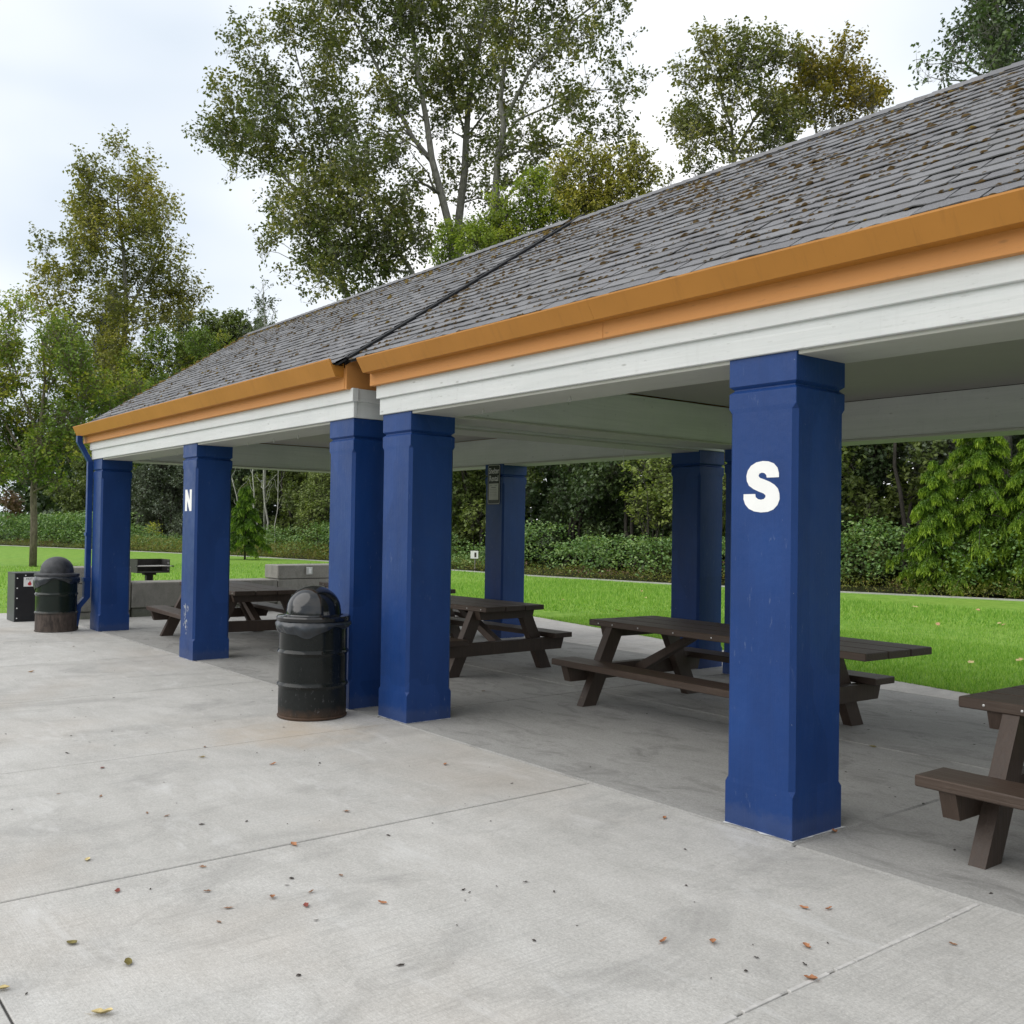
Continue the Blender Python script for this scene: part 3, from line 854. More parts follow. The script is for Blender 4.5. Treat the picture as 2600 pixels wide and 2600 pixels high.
# ------------------------------------------------------------------ signs
def text_mesh(body, size, m, name):
    cu = bpy.data.curves.new(name, 'FONT'); cu.body = body; cu.size = size; cu.align_x = 'CENTER'; cu.align_y = 'CENTER'; cu.extrude = .0008
    cu.resolution_u = 3
    o = bpy.data.objects.new(name, cu); COL.objects.link(o)
    dg = bpy.context.evaluated_depsgraph_get(); dg.update()
    me = bpy.data.meshes.new_from_object(o.evaluated_get(dg))
    bpy.data.objects.remove(o); bpy.data.curves.remove(cu)
    me.materials.clear(); me.materials.append(m)
    return me
def text_part(body, size, m, parent, loc, rot, sx=1):
    o = link('lettering', text_mesh(body, size, m, 'lettering'), parent, loc); o.rotation_euler = rot; o.scale = (sx, 1, 1); return o
def rounded(w, h, r, n=5):
    P = []
    for cx, cz, a0 in ((w - r, h - r, 0), (-w + r, h - r, 90), (-w + r, -h + r, 180), (w - r, -h + r, 270)):
        for k in range(n + 1):
            t = R(a0 + 90 * k / n); P.append((cx + r * math.cos(t), cz + r * math.sin(t)))
    return P
sx_, sz_, sy_ = -11.935, 2.325, 9.088
sg = thing('shelter_sign', 'black Shelter Rental sign with a pale notice, high on the back column', 'sign', (sx_, sy_, sz_))
b = MB(); b.prism([(sx_ + p[0], sz_ + p[1]) for p in rounded(.155, .305, .03)], 1, sy_ + .006, sy_ + .010); b.build('plate', M['sign_black'], sg)
o_, i_ = rounded(.148, .298, .028), rounded(.140, .290, .024); b = MB(); n = len(o_)
b.add([(sx_ + p[0], sy_ + .0045, sz_ + p[1]) for p in o_] + [(sx_ + p[0], sy_ + .0045, sz_ + p[1]) for p in i_], [(k, (k + 1) % n, n + (k + 1) % n, n + k) for k in range(n)])
b.build('border', M['paper'], sg)
text_part('Shelter', .125, M['white'], sg, (sx_, sy_ + .004, sz_ + .205), (PI / 2, 0, 0), .72)
text_part('Rental', .125, M['white'], sg, (sx_, sy_ + .004, sz_ + .090), (PI / 2, 0, 0), .72)
nb = boxpart('notice', (sx_ - .118, sy_ + .001, sz_ - .235), (sx_ + .118, sy_ + .0055, sz_ + .015), M['paper'], sg, .001)
b = MB()
for k, (a, c, w) in enumerate(((-.09, -.04, .006), (.03, .09, .006), (-.06, .06, .010), (-.09, .085, .003), (-.09, .08, .003), (-.09, .086, .003), (-.09, .07, .003), (-.09, .085, .003))):
    zz = sz_ - .012 - (0, 0, .028, .060, .085, .110, .135, .160)[k]
    b.add([(sx_ + a, sy_, zz), (sx_ + c, sy_, zz), (sx_ + c, sy_, zz - w), (sx_ + a, sy_, zz - w)], [(0, 1, 2, 3)])
b.build('printed_lines', M['paper_ink'], nb)

# hot coals bin
bx = thing('coal_bin', 'black steel hot coals bin with white screws, behind the far barrel', 'coal bin', (-18.0, 4.0, 0))
boxpart('cabinet', (-18.3, 3.665, .0), (-17.775, 4.32, .795), M['steel'], bx, .004)
boxpart('front_panel', (-17.774, 3.675, .012), (-17.766, 4.31, .785), M['black'], bx, .002)
boxpart('top_panel', (-18.305, 3.66, .797), (-17.76, 4.325, .806), M['steel'], bx, .002)
for k in range(5):
    for yy in (3.705, 4.285):
        b = MB(); b.lathe([(.0105, 0), (.0105, .004), (.006, .007)], (0, 0, 0), 8)
        o = b.build('screw', M['white'], bx, origin=(0, 0, 0)); o.location = Vector((-17.766, yy, .06 + k * .165)) - Vector(W0[bx.name]); o.rotation_euler = (0, PI / 2, 0)
for yy in (3.83, 3.98, 4.13):
    b = MB(); b.lathe([(.0105, 0), (.0105, .004), (.006, .007)], (0, 0, 0), 8)
    o = b.build('screw', M['white'], bx, origin=(0, 0, 0)); o.location = Vector((-17.766, yy, .765)) - Vector(W0[bx.name]); o.rotation_euler = (0, PI / 2, 0)
lb = boxpart('warning_label', (-17.7655, 3.80, .58), (-17.763, 4.13, .735), M['white'], bx, .0005)
text_part('HOT COALS', .046, M['sign_black'], lb, (-17.7625, 3.965, .705), (PI / 2, 0, PI / 2))
b = MB(); b.add([(-17.7622, 3.89 + a, .597 + c) for a, c in ((-.03, .02), (-.012, 0), (.016, 0), (.032, .022), (.02, .05), (.004, .085), (-.006, .055), (-.022, .045))], [tuple(range(8))]); b.build('flame_mark', M['red'], lb)
b = MB(); b.add([(-17.7622, a, c) for a, c in ((3.945, .64), (4.11, .64), (4.11, .68), (3.945, .68))], [(0, 1, 2, 3)]); b.build('yellow_band', M['yellow'], lb)
text_part('DANGER', .026, M['sign_black'], lb, (-17.7615, 4.028, .66), (PI / 2, 0, PI / 2))
text_part('NO TRASH', .022, M['sign_black'], lb, (-17.7615, 4.03, .615), (PI / 2, 0, PI / 2))

# small notice by the far kerb
sp = thing('small_notice', 'small white notice on a short post beyond the lawn', 'sign', (-31.2, 22.9, 0))
boxpart('post', (-31.225, 22.88, -.1), (-31.175, 22.92, .52), M['bark_grey'], sp, .004)
q = MB(); q.box((-.15, -.012, -.15), (.15, .012, .15), .004, Matrix.Translation((-31.19, 22.86, .62)) @ Euler((0, 0, R(50))).to_matrix().to_4x4()); pn = q.build('panel', M['white'], sp)
q = MB(); q.add([tuple((Matrix.Translation((-31.19, 22.86, .62)) @ Euler((0, 0, R(50))).to_matrix().to_4x4()) @ Vector(p)) for p in ((.0, -.0145, -.1), (.08, -.0145, -.1), (.08, -.0145, .09), (.0, -.0145, .09))], [(0, 1, 2, 3)]); q.build('picture', M['bark_dark'], pn)

# ------------------------------------------------------------------ concrete block wall, outlet, barbecue
wl = thing('block_wall', 'low grey wall of large concrete blocks at the far end of the shelter', 'wall', (-18.1, 7.0, 0))
for lo, hi in (((-18.40, 4.40, .115), (-17.80, 5.545, .600)), ((-18.38, 4.42, -.05), (-17.81, 5.54, .105)),
               ((-18.40, 5.563, .155), (-17.80, 8.318, .605)), ((-18.37, 5.58, -.05), (-17.87, 8.31, .15)),
               ((-18.40, 8.334, -.05), (-17.80, 10.6, .603)), ((-18.40, 10.62, -.05), (-17.80, 12.2, .603)),
               ((-18.40, 4.22, .608), (-17.80, 5.548, .885)), ((-18.405, 8.325, .613), (-17.802, 10.5, .880))):
    boxpart('concrete_block', lo, hi, M['block'], wl, .014)
ob = thing('outlet_box', 'pale weatherproof outlet box fixed to the upper concrete block', 'outlet box', (-17.8, 8.97, .76))
boxpart('housing', (-17.80, 8.915, .69), (-17.755, 9.045, .835), M['galv'], ob, .006)
boxpart('cover', (-17.754, 8.955, .715), (-17.742, 9.01, .81), M['white'], ob, .004)
gr = thing('park_grill', 'black steel park barbecue grill on a post behind the low wall', 'barbecue', (-18.6, 6.1, 0))
gx0, gx1, gy0, gy1, gz0, gz1 = -18.95, -18.50, 5.87, 6.47, .735, .985
b = MB(); b.box((gx0, gy0, gz0), (gx1, gy1, gz0 + .012)); b.box((gx0, gy0, gz0 + .013), (gx0 + .01, gy1, gz1)); b.box((gx0 + .011, gy0, gz0 + .013), (gx1, gy0 + .01, gz1)); b.box((gx0 + .011, gy1 - .01, gz0 + .013), (gx1, gy1, gz1))
fbx = b.build('firebox', M['grill'], gr)
b = MB()
for k in range(13):
    y = gy0 + .03 + k * .045; b.tube([(gx0 + .02, y, .862), (gx1 + .005, y, .862)], .006, 6)
b.tube([(gx1 + .008, gy0 - .03, .862), (gx1 + .008, gy1 + .03, .862)], .009, 6)
b.build('grate', M['galv'], gr)
for y in (gy0 - .035, gy1 + .035):
    b = MB(); b.tube([(gx1 + .008, y, .862), (gx1 + .09, y, .862)], .013, 8); b.build('handle', M['grill'], gr)
b = MB()
for k in range(3):
    for j in range(3): b.box((gx1 - .10 + j * .035, gy1 - .0115, .78 + k * .06), (gx1 - .085 + j * .035, gy1 - .0105, .81 + k * .06))
b.build('slots', M['galv'], fbx)
b = MB(); b.box((-18.78, 6.10, -.1), (-18.67, 6.22, .715), .004); b.box((-18.81, 6.05, .69), (-18.64, 6.27, .73), .004); b.build('post', M['grill'], gr)

# ------------------------------------------------------------------ litter barrels
def barrel(label, c, worn, seed):
    root = thing('litter_barrel', label, 'litter bin', (c[0], c[1], 0), group='oil drum litter bins on the plaza')
    rr = .292; prof = [(rr - .012, .004), (rr + .006, .006), (rr + .008, .018), (rr - .002, .026), (rr, .035), (rr, .042)]
    for zc in (.285, .565):
        prof += [(rr, zc - .032), (rr, zc - .024), (rr + .009, zc - .010), (rr + .014, zc), (rr + .009, zc + .010), (rr, zc + .024), (rr, zc + .032)]
    prof += [(rr, .792), (rr, .80), (rr + .006, .812), (rr + .008, .835), (rr - .01, .838)]
    b = MB(); b.lathe(prof, (c[0], c[1], 0), 64)
    b.build('drum', M['drum_worn' if worn else 'drum'], root, smooth=40, origin=(c[0], c[1], 0))
    b = MB(); b.lathe([(.305, .832), (.316, .836), (.318, .862), (.310, .874), (.255, .880), (.248, .888)], (c[0], c[1], 0), 64)
    lid = b.build('lid_rim', M['dome_dull' if worn else 'dome'], root, smooth=35, origin=(c[0], c[1], 0))
    prof = [(.238, .884), (.236, .92)] + [(.232 * math.cos(t), .925 + .205 * math.sin(t)) for t in np.linspace(0.05, PI / 2 - .02, 14)]
    b = MB(); b.lathe(prof, (c[0], c[1], 0), 64)
    b.build('dome_lid', M['dome_dull' if worn else 'dome'], lid, smooth=50, origin=(c[0], c[1], 0))
    # edge of the swing flap on the dull dome
    b = MB()
    ad = Vector((-.80, .59, 0)) if not worn else Vector((-.55, -.83, 0)); sd = Vector((-ad.y, ad.x, 0))
    P = []
    for t in np.linspace(.05, PI - .05, 14):
        P.append(Vector((c[0], c[1], .888)) + ad * (.17 if not worn else .15) + sd * (.172 * math.cos(t)) + Vector((0, 0, .172 * math.sin(t))))
    b.tube(P, .011, 6)
    if worn: b.build('flap_edge', M['dome_dull' if worn else 'dome'], lid, smooth=True)
    # bin liner hanging below the rim in folds
    r = np.random.RandomState(seed); n = 120; V = []; F = []
    ph = r.uniform(0, 6.28, 8)
    for k in range(7):
        f = k / 6
        for j in range(n):
            t = 2 * PI * j / n
            drop = .085 + .035 * math.sin(t * 2 + ph[0]) + .018 * math.sin(5 * t + ph[1])
            if worn: drop += .10 * max(0, math.cos(t - R(255))) ** 2
            fold = .005 * math.sin(13 * t + ph[2] + 5 * f) + .004 * math.sin(31 * t + ph[3] - 7 * f) + .003 * math.sin(53 * t + ph[4] + 3 * f)
            rad = rr + .012 + .022 * math.sin(PI * min(1, f * 1.1)) + fold * (.3 + .7 * f) * .9
            if f == 1: rad -= .006
            V.append((c[0] + max(rad, rr + .012) * math.cos(t), c[1] + max(rad, rr + .012) * math.sin(t), .834 - drop * f + .006 * math.sin(11 * t + ph[5]) * f))
    for k in range(6):
        for j in range(n): F.append((k * n + j, (k + 1) * n + j, (k + 1) * n + (j + 1) % n, k * n + (j + 1) % n))
    b = MB(); b.add(V, F); b.build('bin_liner', M['bag'], root, smooth=True)
    return root
barrel('glossy black oil drum bin with domed lid, beside the paired front columns', (-7.825, 4.005), False, 3)
barrel('rusty based black oil drum bin with dull domed lid, at the far corner column', (-16.07, 3.90), True, 8)

# ------------------------------------------------------------------ picnic tables
TM = {}
def mbox(key, lo, hi, material, c=.006, mtx=None):
    if key not in TM:
        b = MB(); b.box(lo, hi, c, mtx); TM[key] = b.mesh(key.split('/')[0], M[material])
    return TM[key]
def picnic_table(label, x, y, rz, long_right=0.0):
    root = thing('picnic_table', label, 'picnic table', (x, y, 0), rz, 'brown picnic tables under the shelters', local=True)
    zt, th, pw = .780, .058, .283
    Lx = .96
    x1 = 1.24 + long_right
    for k in (-1, 0, 1):
        yc = k * (pw + .012); key = 'table_plank/%g' % long_right
        me = mbox(key, (-1.24, -pw / 2, -th / 2), (x1, pw / 2, th / 2), 'table')
        link('table_plank', me, root, (0, yc, zt - th / 2))
    for sg in (-1, 1):
        link('bench_plank', mbox('bench_plank', (-1.21, -pw / 2, -th / 2), (1.21, pw / 2, th / 2), 'table'), root, (0, sg * .783, .432 - th / 2))
    for sx in (-1, 1):
        for sg in (-1, 1):
            key = 'leg/%d' % sg
            if key not in TM:
                b = MB(); wy = .165
                V = []
                for (yc, z) in ((.697, 0), (.345, zt - th - .003)):
                    for dx in (-.044, .044):
                        for dy in (-wy / 2, wy / 2): V.append((dx, sg * (yc + dy), z))
                b.add(V, [(0, 1, 3, 2), (4, 6, 7, 5), (0, 4, 5, 1), (2, 3, 7, 6), (0, 2, 6, 4), (1, 5, 7, 3)])
                TM[key] = b.mesh('leg', M['table_leg'])
            link('leg', TM[key], root, (sx * Lx, 0, 0.001))
        # seat support and top cleat on the outer face of the legs, with sloped ends
        for nm, hy, z0, z1 in (('seat_support', .90, .232, .372), ('cleat', .415, .625, .720)):
            if nm not in TM:
                b = MB(); b.prism([(-hy, z1), (-hy + (z1 - z0) * .32, z0), (hy - (z1 - z0) * .32, z0), (hy, z1)], 0, -.044, .044); TM[nm] = b.mesh(nm, M['table_leg'])
            link(nm, TM[nm], root, (sx * (Lx + .0895), 0, 0))
        # diagonal brace from the seat support up to the middle of the top
        key = 'brace/%d' % sx
        if key not in TM:
            b = MB(); P = []
            x0, z0, x2, z2 = sx * (Lx + .04), .29, sx * .22, zt - th - .002
            d = Vector((x2 - x0, 0, z2 - z0)).normalized(); nn = Vector((-d.z, 0, d.x)) * .045
            V = []
            for yy in (-.044, .044):
                V += [(x0 + nn.x, yy, z0 + nn.z), (x0 - nn.x, yy, z0 - nn.z), (x2 - nn.x, yy, min(z2, z2 - nn.z)), (x2 + nn.x, yy, min(z2, z2 + nn.z))]
            b.add(V, [(0, 1, 2, 3), (7, 6, 5, 4), (0, 4, 5, 1), (1, 5, 6, 2), (2, 6, 7, 3), (3, 7, 4, 0)])
            TM[key] = b.mesh('brace', M['table_leg'])
        link('brace', TM[key], root, (0, 0, 0))
    # bolt and screw heads along the near edge
    if 'screw' not in TM:
        b = MB(); b.lathe([(.0075, 0), (.0075, .003), (.004, .005)], (0, 0, 0), 8); TM['screw'] = b.mesh('screw', M['galv'])
    for k, xx in enumerate((-1.1, -.9, -.55, -.1, .35, .9, 1.15)):
        o = link('screw', TM['screw'], root, (xx, -.4365, zt - .03)); o.rotation_euler = (PI / 2, 0, 0)
    return root
picnic_table('brown picnic table with extended overhanging top, behind the S column', -5.838, 6.99, -.039, .60)
picnic_table('brown picnic table nearest the camera, cut off at the right edge of the picture', -1.44, 5.655, -.011)
picnic_table('brown picnic table seen end on between the paired columns and the S column', -9.94, 6.92, .04)
picnic_table('brown picnic table behind the N column, near the low concrete wall', -13.56, 5.69, -.064)
picnic_table('brown picnic table almost hidden beyond the end-on table, only one dark corner showing', -12.72, 7.66, 0)

# ------------------------------------------------------------------ fallen leaves
def leaf_mesh(seed, m):
    r = np.random.RandomState(seed); V = []; F = []; n = 7
    cu = r.uniform(.3, 1.1); tw = r.uniform(-.5, .5)
    for i in range(n):
        t = i / (n - 1); w = .24 * math.sin(PI * min(1, t * .93 + .03)) ** .9 * (1 + r.uniform(-.4, .4)); x = t - .5
        z = cu * .35 * (x * x * 2.2) + .02
        for sg in (-1, 0, 1): V.append((x, sg * w, z + abs(sg) * w * cu * .9 * (1 + sg * tw) ))
    for i in range(n - 1):
        for k in (0, 1): F.append((i * 3 + k, i * 3 + k + 1, i * 3 + 4 + k, i * 3 + 3 + k))
    V += [(-.5, -.02, .03), (-.5, .02, .03), (-.85, .05, .06)]; q = len(V); F.append((q - 3, q - 2, q - 1))
    b = MB(); b.add(V, F); return b.mesh('fallen_leaf', m, True)
LK = {'r': ('leaf_red', 'red'), 'o': ('leaf_orange', 'orange'), 'y': ('leaf_yellow', 'pale yellow'), 'b': ('leaf_brown', 'brown'), 'd': ('leaf_dark', 'dark'), 'g': ('leaf_olive', 'olive green'), 't': ('leaf_tan', 'tan')}
LM = {k: [leaf_mesh(i * 7 + ord(k), M[v[0]]) for i in range(3)] for k, v in LK.items()}
special = {(-6.91, 1.99): 'red curled leaf on the plaza left of the near barrel', (-4.56, 1.39): 'dark red fallen leaf just below the long dark slab joint at the left',
           (-4.08, 1.91): 'orange red crinkled fallen leaf in the middle of the nearest slab row', (-3.45, 1.01): 'pale yellow fallen leaf lowest in the picture, near the bottom edge',
           (-3.79, 1.2): 'olive green crumpled leaf near the lower left corner of the plaza', (-4.1, 1.08): 'narrow olive green fallen leaf at the lower left of the plaza',
           (-5.07, 1.4): 'pale yellow fallen leaf just above the long dark slab joint', (-3.74, 1.95): 'dark pointed upright curled leaf on the nearest slab row',
           (-4.69, 2.31): 'orange fallen leaf with long stalk lying beside the dark slab joint', (-2.35, 3.39): 'orange curled fallen leaf left of the pale sealed joint',
           (-3.16, 4.81): 'orange leaf resting against the foot of the S column', (-2.17, 3.16): 'orange fallen leaf lying on the pale sealed joint',
           (-11.75, 2.61): 'tan fallen leaf far out on the plaza at the left', (-4.25, 6.97): 'olive green leaf on the shelter floor behind the S column'}
LEAVES = [(-11.75, 2.61, 't'), (-6.91, 1.99, 'r'), (-6.35, 2.96, 'o'), (-5.06, 2.82, 'b'), (-5.07, 1.4, 'y'), (-4.56, 1.39, 'r'), (-4.08, 1.91, 'o'), (-4.08, 1.71, 'b'), (-3.74, 1.95, 'd'), (-4.1, 1.08, 'g'), (-3.79, 1.2, 'g'),
          (-3.45, 1.01, 'y'), (-6.82, 2.64, 'y'), (-4.69, 2.31, 'o'), (-4.32, 1.71, 'b'), (-4.04, 2.08, 'b'), (-7.56, 2.26, 'd'), (-10.45, 2.82, 'd'), (-4.64, 1.81, 'b'), (-3.91, 1.99, 'r'), (-6.2, 1.78, 'b'), (-5.57, 1.96, 'b'),
          (-5.69, 1.89, 'b'), (-6.4, 1.59, 'b'), (-8.08, 2.09, 'd'), (-7.48, 1.91, 'd'), (-7.13, 2.78, 'b'), (-3.84, .78, 'y'), (-4.18, 2.03, 'd'), (-3.96, 1.62, 'b'), (-4.15, 2.29, 'b'), (-8.42, 1.7, 'd'), (-7.77, 2.14, 'd'),
          (-7.85, 2.59, 'd'), (-3.16, 4.81, 'o'), (-2.6, 3.73, 'o'), (-2.53, 3.81, 'o'), (-2.35, 3.39, 'o'), (-2.41, 3.15, 'd'), (-2.26, 3.25, 'd'), (-2.17, 3.16, 'o'), (-2.01, 3.89, 'b'), (-4.25, 6.97, 'g'), (-4.64, 7.54, 'd'),
          (-3.5, 5.94, 'd'), (-3.17, 5.76, 'd'), (-3.89, 4.23, 'o'), (-5.67, 3.93, 'o'), (-2.73, 2.97, 'o'), (-2.6, 3.12, 'o'), (-3.4, 2.97, 'd'), (-3.66, 2.65, 'd'), (-3.74, 2.27, 'o'), (-3.57, 2.94, 'd'),
          (-8.1, 5.6, 't'), (-8.0, 6.0, 'b'), (-14.6, 3.3, 'd'), (-13.9, 3.6, 'r'), (-12.6, 3.0, 'd'), (-9.4, 3.9, 'd')]
rs = np.random.RandomState(11); SCAT = []
for x, y, k in LEAVES:
    s = {'d': rs.uniform(.02, .034), 'b': rs.uniform(.028, .045), 'g': .058, 'y': .052, 'r': .05, 'o': rs.uniform(.04, .06), 't': .065}[k]
    if (x, y) == (-3.45, 1.01): s = .075
    o = link('fallen_leaf', LM[k][rs.randint(3)], None, (x, y, .003)); o.scale = (s, s, s * .85); o.rotation_euler = (rs.uniform(-.12, .12), rs.uniform(-.12, .12), rs.uniform(0, 6.28))
    SCAT.append((o, x, y, k))
ORD = ['leftmost', 'second', 'third', 'fourth', 'fifth', 'sixth', 'seventh', 'eighth', 'ninth', 'tenth', 'eleventh', 'twelfth', 'thirteenth', 'fourteenth', 'fifteenth', 'sixteenth', 'seventeenth', 'eighteenth']
def img_u(x, y):
    q = Vector((x, y, -CAM_H)); return q.dot(rgt) / q.dot(fwd)
def place_word(x, y):
    return 'shelter floor' if y > 4.42 else ('plaza near the pale sealed joint' if x > -3.2 else ('plaza below the dark slab joint' if x > -4.72 else 'plaza above the dark slab joint'))
by = {}
for t in SCAT:
    if (t[1], t[2]) in special: tag(t[0], special[(t[1], t[2])], 'leaf', 'fallen leaves on the concrete')
    else: by.setdefault((t[3], place_word(t[1], t[2])), []).append(t)
for (k, w), L in by.items():
    L.sort(key=lambda t: img_u(t[1], t[2]))
    for i, t in enumerate(L):
        tag(t[0], ('only small %s fallen leaf on the %s' if len(L) == 1 else ORD[i] + ' small %s fallen leaf from the left on the %s' if i else 'leftmost small %s fallen leaf on the %s') % (LK[k][1], w), 'leaf', 'fallen leaves on the concrete')
LAWN = sorted([(-18.4, 19.02), (-16.5, 17.2), (-14.2, 14.0), (-17, 15), (-9.1, 17), (-8.67, 18.4), (-6.2, 12.4), (-5.93, 13.14), (-10.4, 21.1), (-11.66, 20.8), (-8.5, 18.2), (-13, 19.5)], key=lambda p: img_u(*p))
for i, (x, y) in enumerate(LAWN):
    k = 'ty'[i % 2]; s = rs.uniform(.10, .15)
    o = link('fallen_leaf', LM[k][rs.randint(3)], None, (x, y, .035)); o.scale = (s, s, s); o.rotation_euler = (rs.uniform(-.3, .3), rs.uniform(-.3, .3), rs.uniform(0, 6.28))
    tag(o, ORD[i] + ' of the large %s fallen leaves on the lawn, counted from the left' % LK[k][1] if i else 'leftmost large tan fallen leaf on the mown lawn', 'leaf', 'fallen leaves on the lawn')
# crumbs of leaf litter and grit lying about the concrete
r = np.random.RandomState(77); V = []; F = []
for i in range(230):
    x, y = (r.uniform(-16, -1.2), r.uniform(.3, 4.3)) if i < 130 else (r.uniform(-15, -2), r.uniform(4.5, 9.4))
    s = min(.003 + r.gamma(1.4, .0018), .009); a = r.uniform(0, 6.28); st = r.uniform(1, 2.6); b0 = len(V)
    for q in range(5):
        t = a + q * 1.2566; rr = s * r.uniform(.5, 1.2)
        px, py = rr * st * math.cos(t - a), rr * math.sin(t - a); V.append((x + px * math.cos(a) - py * math.sin(a), y + px * math.sin(a) + py * math.cos(a), .0045))
    V.append((x, y, .0045 + s * .6)); F += [(b0 + q, b0 + (q + 1) % 5, b0 + 5) for q in range(5)]
b = MB(); b.v = V; b.f = F
tag(b.build('leaf_litter', M['leaf_dark']), 'tiny dark crumbs of leaf litter scattered over the concrete', 'litter', kind='stuff')

# ------------------------------------------------------------------ foliage
def norm(a): return a / np.maximum(np.linalg.norm(a, axis=-1, keepdims=True), 1e-9)
def leaf_quads(P, size, r, up=.35, aspect=.62, out=None, droop=None):
    """one rhombic leaf per point"""
    n = len(P); size = np.broadcast_to(np.asarray(size, float), (n,)) * r.uniform(.7, 1.25, n)
    nrm = r.normal(size=(n, 3)); nrm[:, 2] = np.abs(nrm[:, 2]) + up
    if out is not None: nrm += out
    nrm = norm(nrm)
    d = r.normal(size=(n, 3))
    if droop is not None: d = d * .45 + droop
    d = norm(d - nrm * np.sum(d * nrm, 1, keepdims=True)); e = np.cross(nrm, d)
    s = size[:, None]
    V = np.stack([P - d * s * .5, P + e * s * .5 * aspect - d * s * .08, P + d * s * .5, P - e * s * .5 * aspect - d * s * .08], 1).reshape(-1, 3)
    return V, np.arange(n * 4).reshape(-1, 4)

def blob_points(c, rad, n, r, shell=.55, per=9, twig=.5, zs=1.0):
    """n leaf positions gathered on short twigs inside an ellipsoid"""
    m = max(1, n // per)
    d = norm(r.normal(size=(m, 3))); q = r.rand(m) ** (1 / (2.2 + shell * 3))
    B = d * q[:, None] * np.array([rad, rad, rad * zs])
    td = norm(d * .8 + r.normal(size=(m, 3)) * .55 + np.array([0, 0, .75]))
    t = r.rand(m, per)
    ln = twig * r.uniform(.6, 1.3, (m, 1, 1))
    P = B[:, None, :] + td[:, None, :] * (t[..., None] ** .8 * ln) + r.normal(size=(m, per, 3)) * twig * .13
    tb = np.repeat(r.rand(m), per)
    return (np.array(c) + P).reshape(-1, 3), tb, np.repeat(d, per, 0), np.array(c) + B - td * twig * .6, np.array(c) + B + td * ln[:, 0]

def plant(name, label, cat, base, blobs, leaf, material, seed, trunks=(), bark='bark_grey', k=1.0, group=None, up=.35, twig=.5, zs=1.0, aspect=.62, droop=None, tint=(0, 1), crown_name='crown', per=9):
    """blobs: (centre xyz, radius, density); trunks: lists of (points, radii)"""
    r = np.random.RandomState(seed)
    root = thing(name, label, cat, tuple(base), group=group)
    Ps = []; T = []; O = []; TA = []; TB = []
    for (c, rad, den) in blobs:
        n = int(k * 1.75 * den * 3.2 * PI * rad * rad * max(zs, .6) / (leaf * leaf * aspect * .5))
        P, tb, d, t0, t1 = blob_points(c, rad * .88, max(n, 12), r, per=per, twig=twig, zs=zs)
        Ps.append(P); O.append(d); b0 = r.rand(); TA.append(t0); TB.append(t1)
        T.append(np.clip(tint[0] + (tint[1] - tint[0]) * (.38 * b0 + .34 * tb + .28 * r.rand(len(P))), 0, 1))
    P = np.concatenate(Ps); T = np.concatenate(T); O = np.concatenate(O)
    keep = P[:, 2] > .02
    P, T, O = P[keep], T[keep], O[keep]
    V, F = leaf_quads(P - np.array(base), leaf, r, up, aspect, O * .5, droop)
    link(crown_name, mesh_np(crown_name, V, F, material, tint=T), root, base)
    if trunks and len(TA):
        A, B2 = np.concatenate(TA), np.concatenate(TB); kk = (A[:, 2] > .05) & (B2[:, 2] > .05); A, B2 = A[kk], B2[kk]
        dd = norm(B2 - A); sd = norm(np.cross(dd, r.normal(size=dd.shape))); sd2 = np.cross(dd, sd); w = .011
        TV = np.stack([A + sd * w, A - sd * w * .5 + sd2 * w * .87, A - sd * w * .5 - sd2 * w * .87, B2], 1).reshape(-1, 3) - np.array(base)
        q = np.arange(len(A))[:, None] * 4
        TF = np.concatenate([q + np.array([[0, 1, 3]]), q + np.array([[1, 2, 3]]), q + np.array([[2, 0, 3]])])
        tw = link('twigs', mesh_np('twigs', TV, TF, M[bark]), root, base)
    if trunks:
        b = MB()
        for pts, rad in trunks: b.tube(pts, rad, 8)
        b.build('trunk', M[bark], root, smooth=True, origin=base)
    return root

def limb(p, q, r0, r1, rs, bend=.06, n=6):
    p, q = np.array(p, float), np.array(q, float); L = np.linalg.norm(q - p)
    w = rs.normal(size=(n, 3)) * L * bend * .4; w[0] = w[-1] = 0
    t = np.linspace(0, 1, n)[:, None]
    sag = np.array([0, 0, 1]) * (np.sin(t * PI) * -.04 * L)
    return (p + (q - p) * t + w + sag, list(np.linspace(r0, r1, n)))

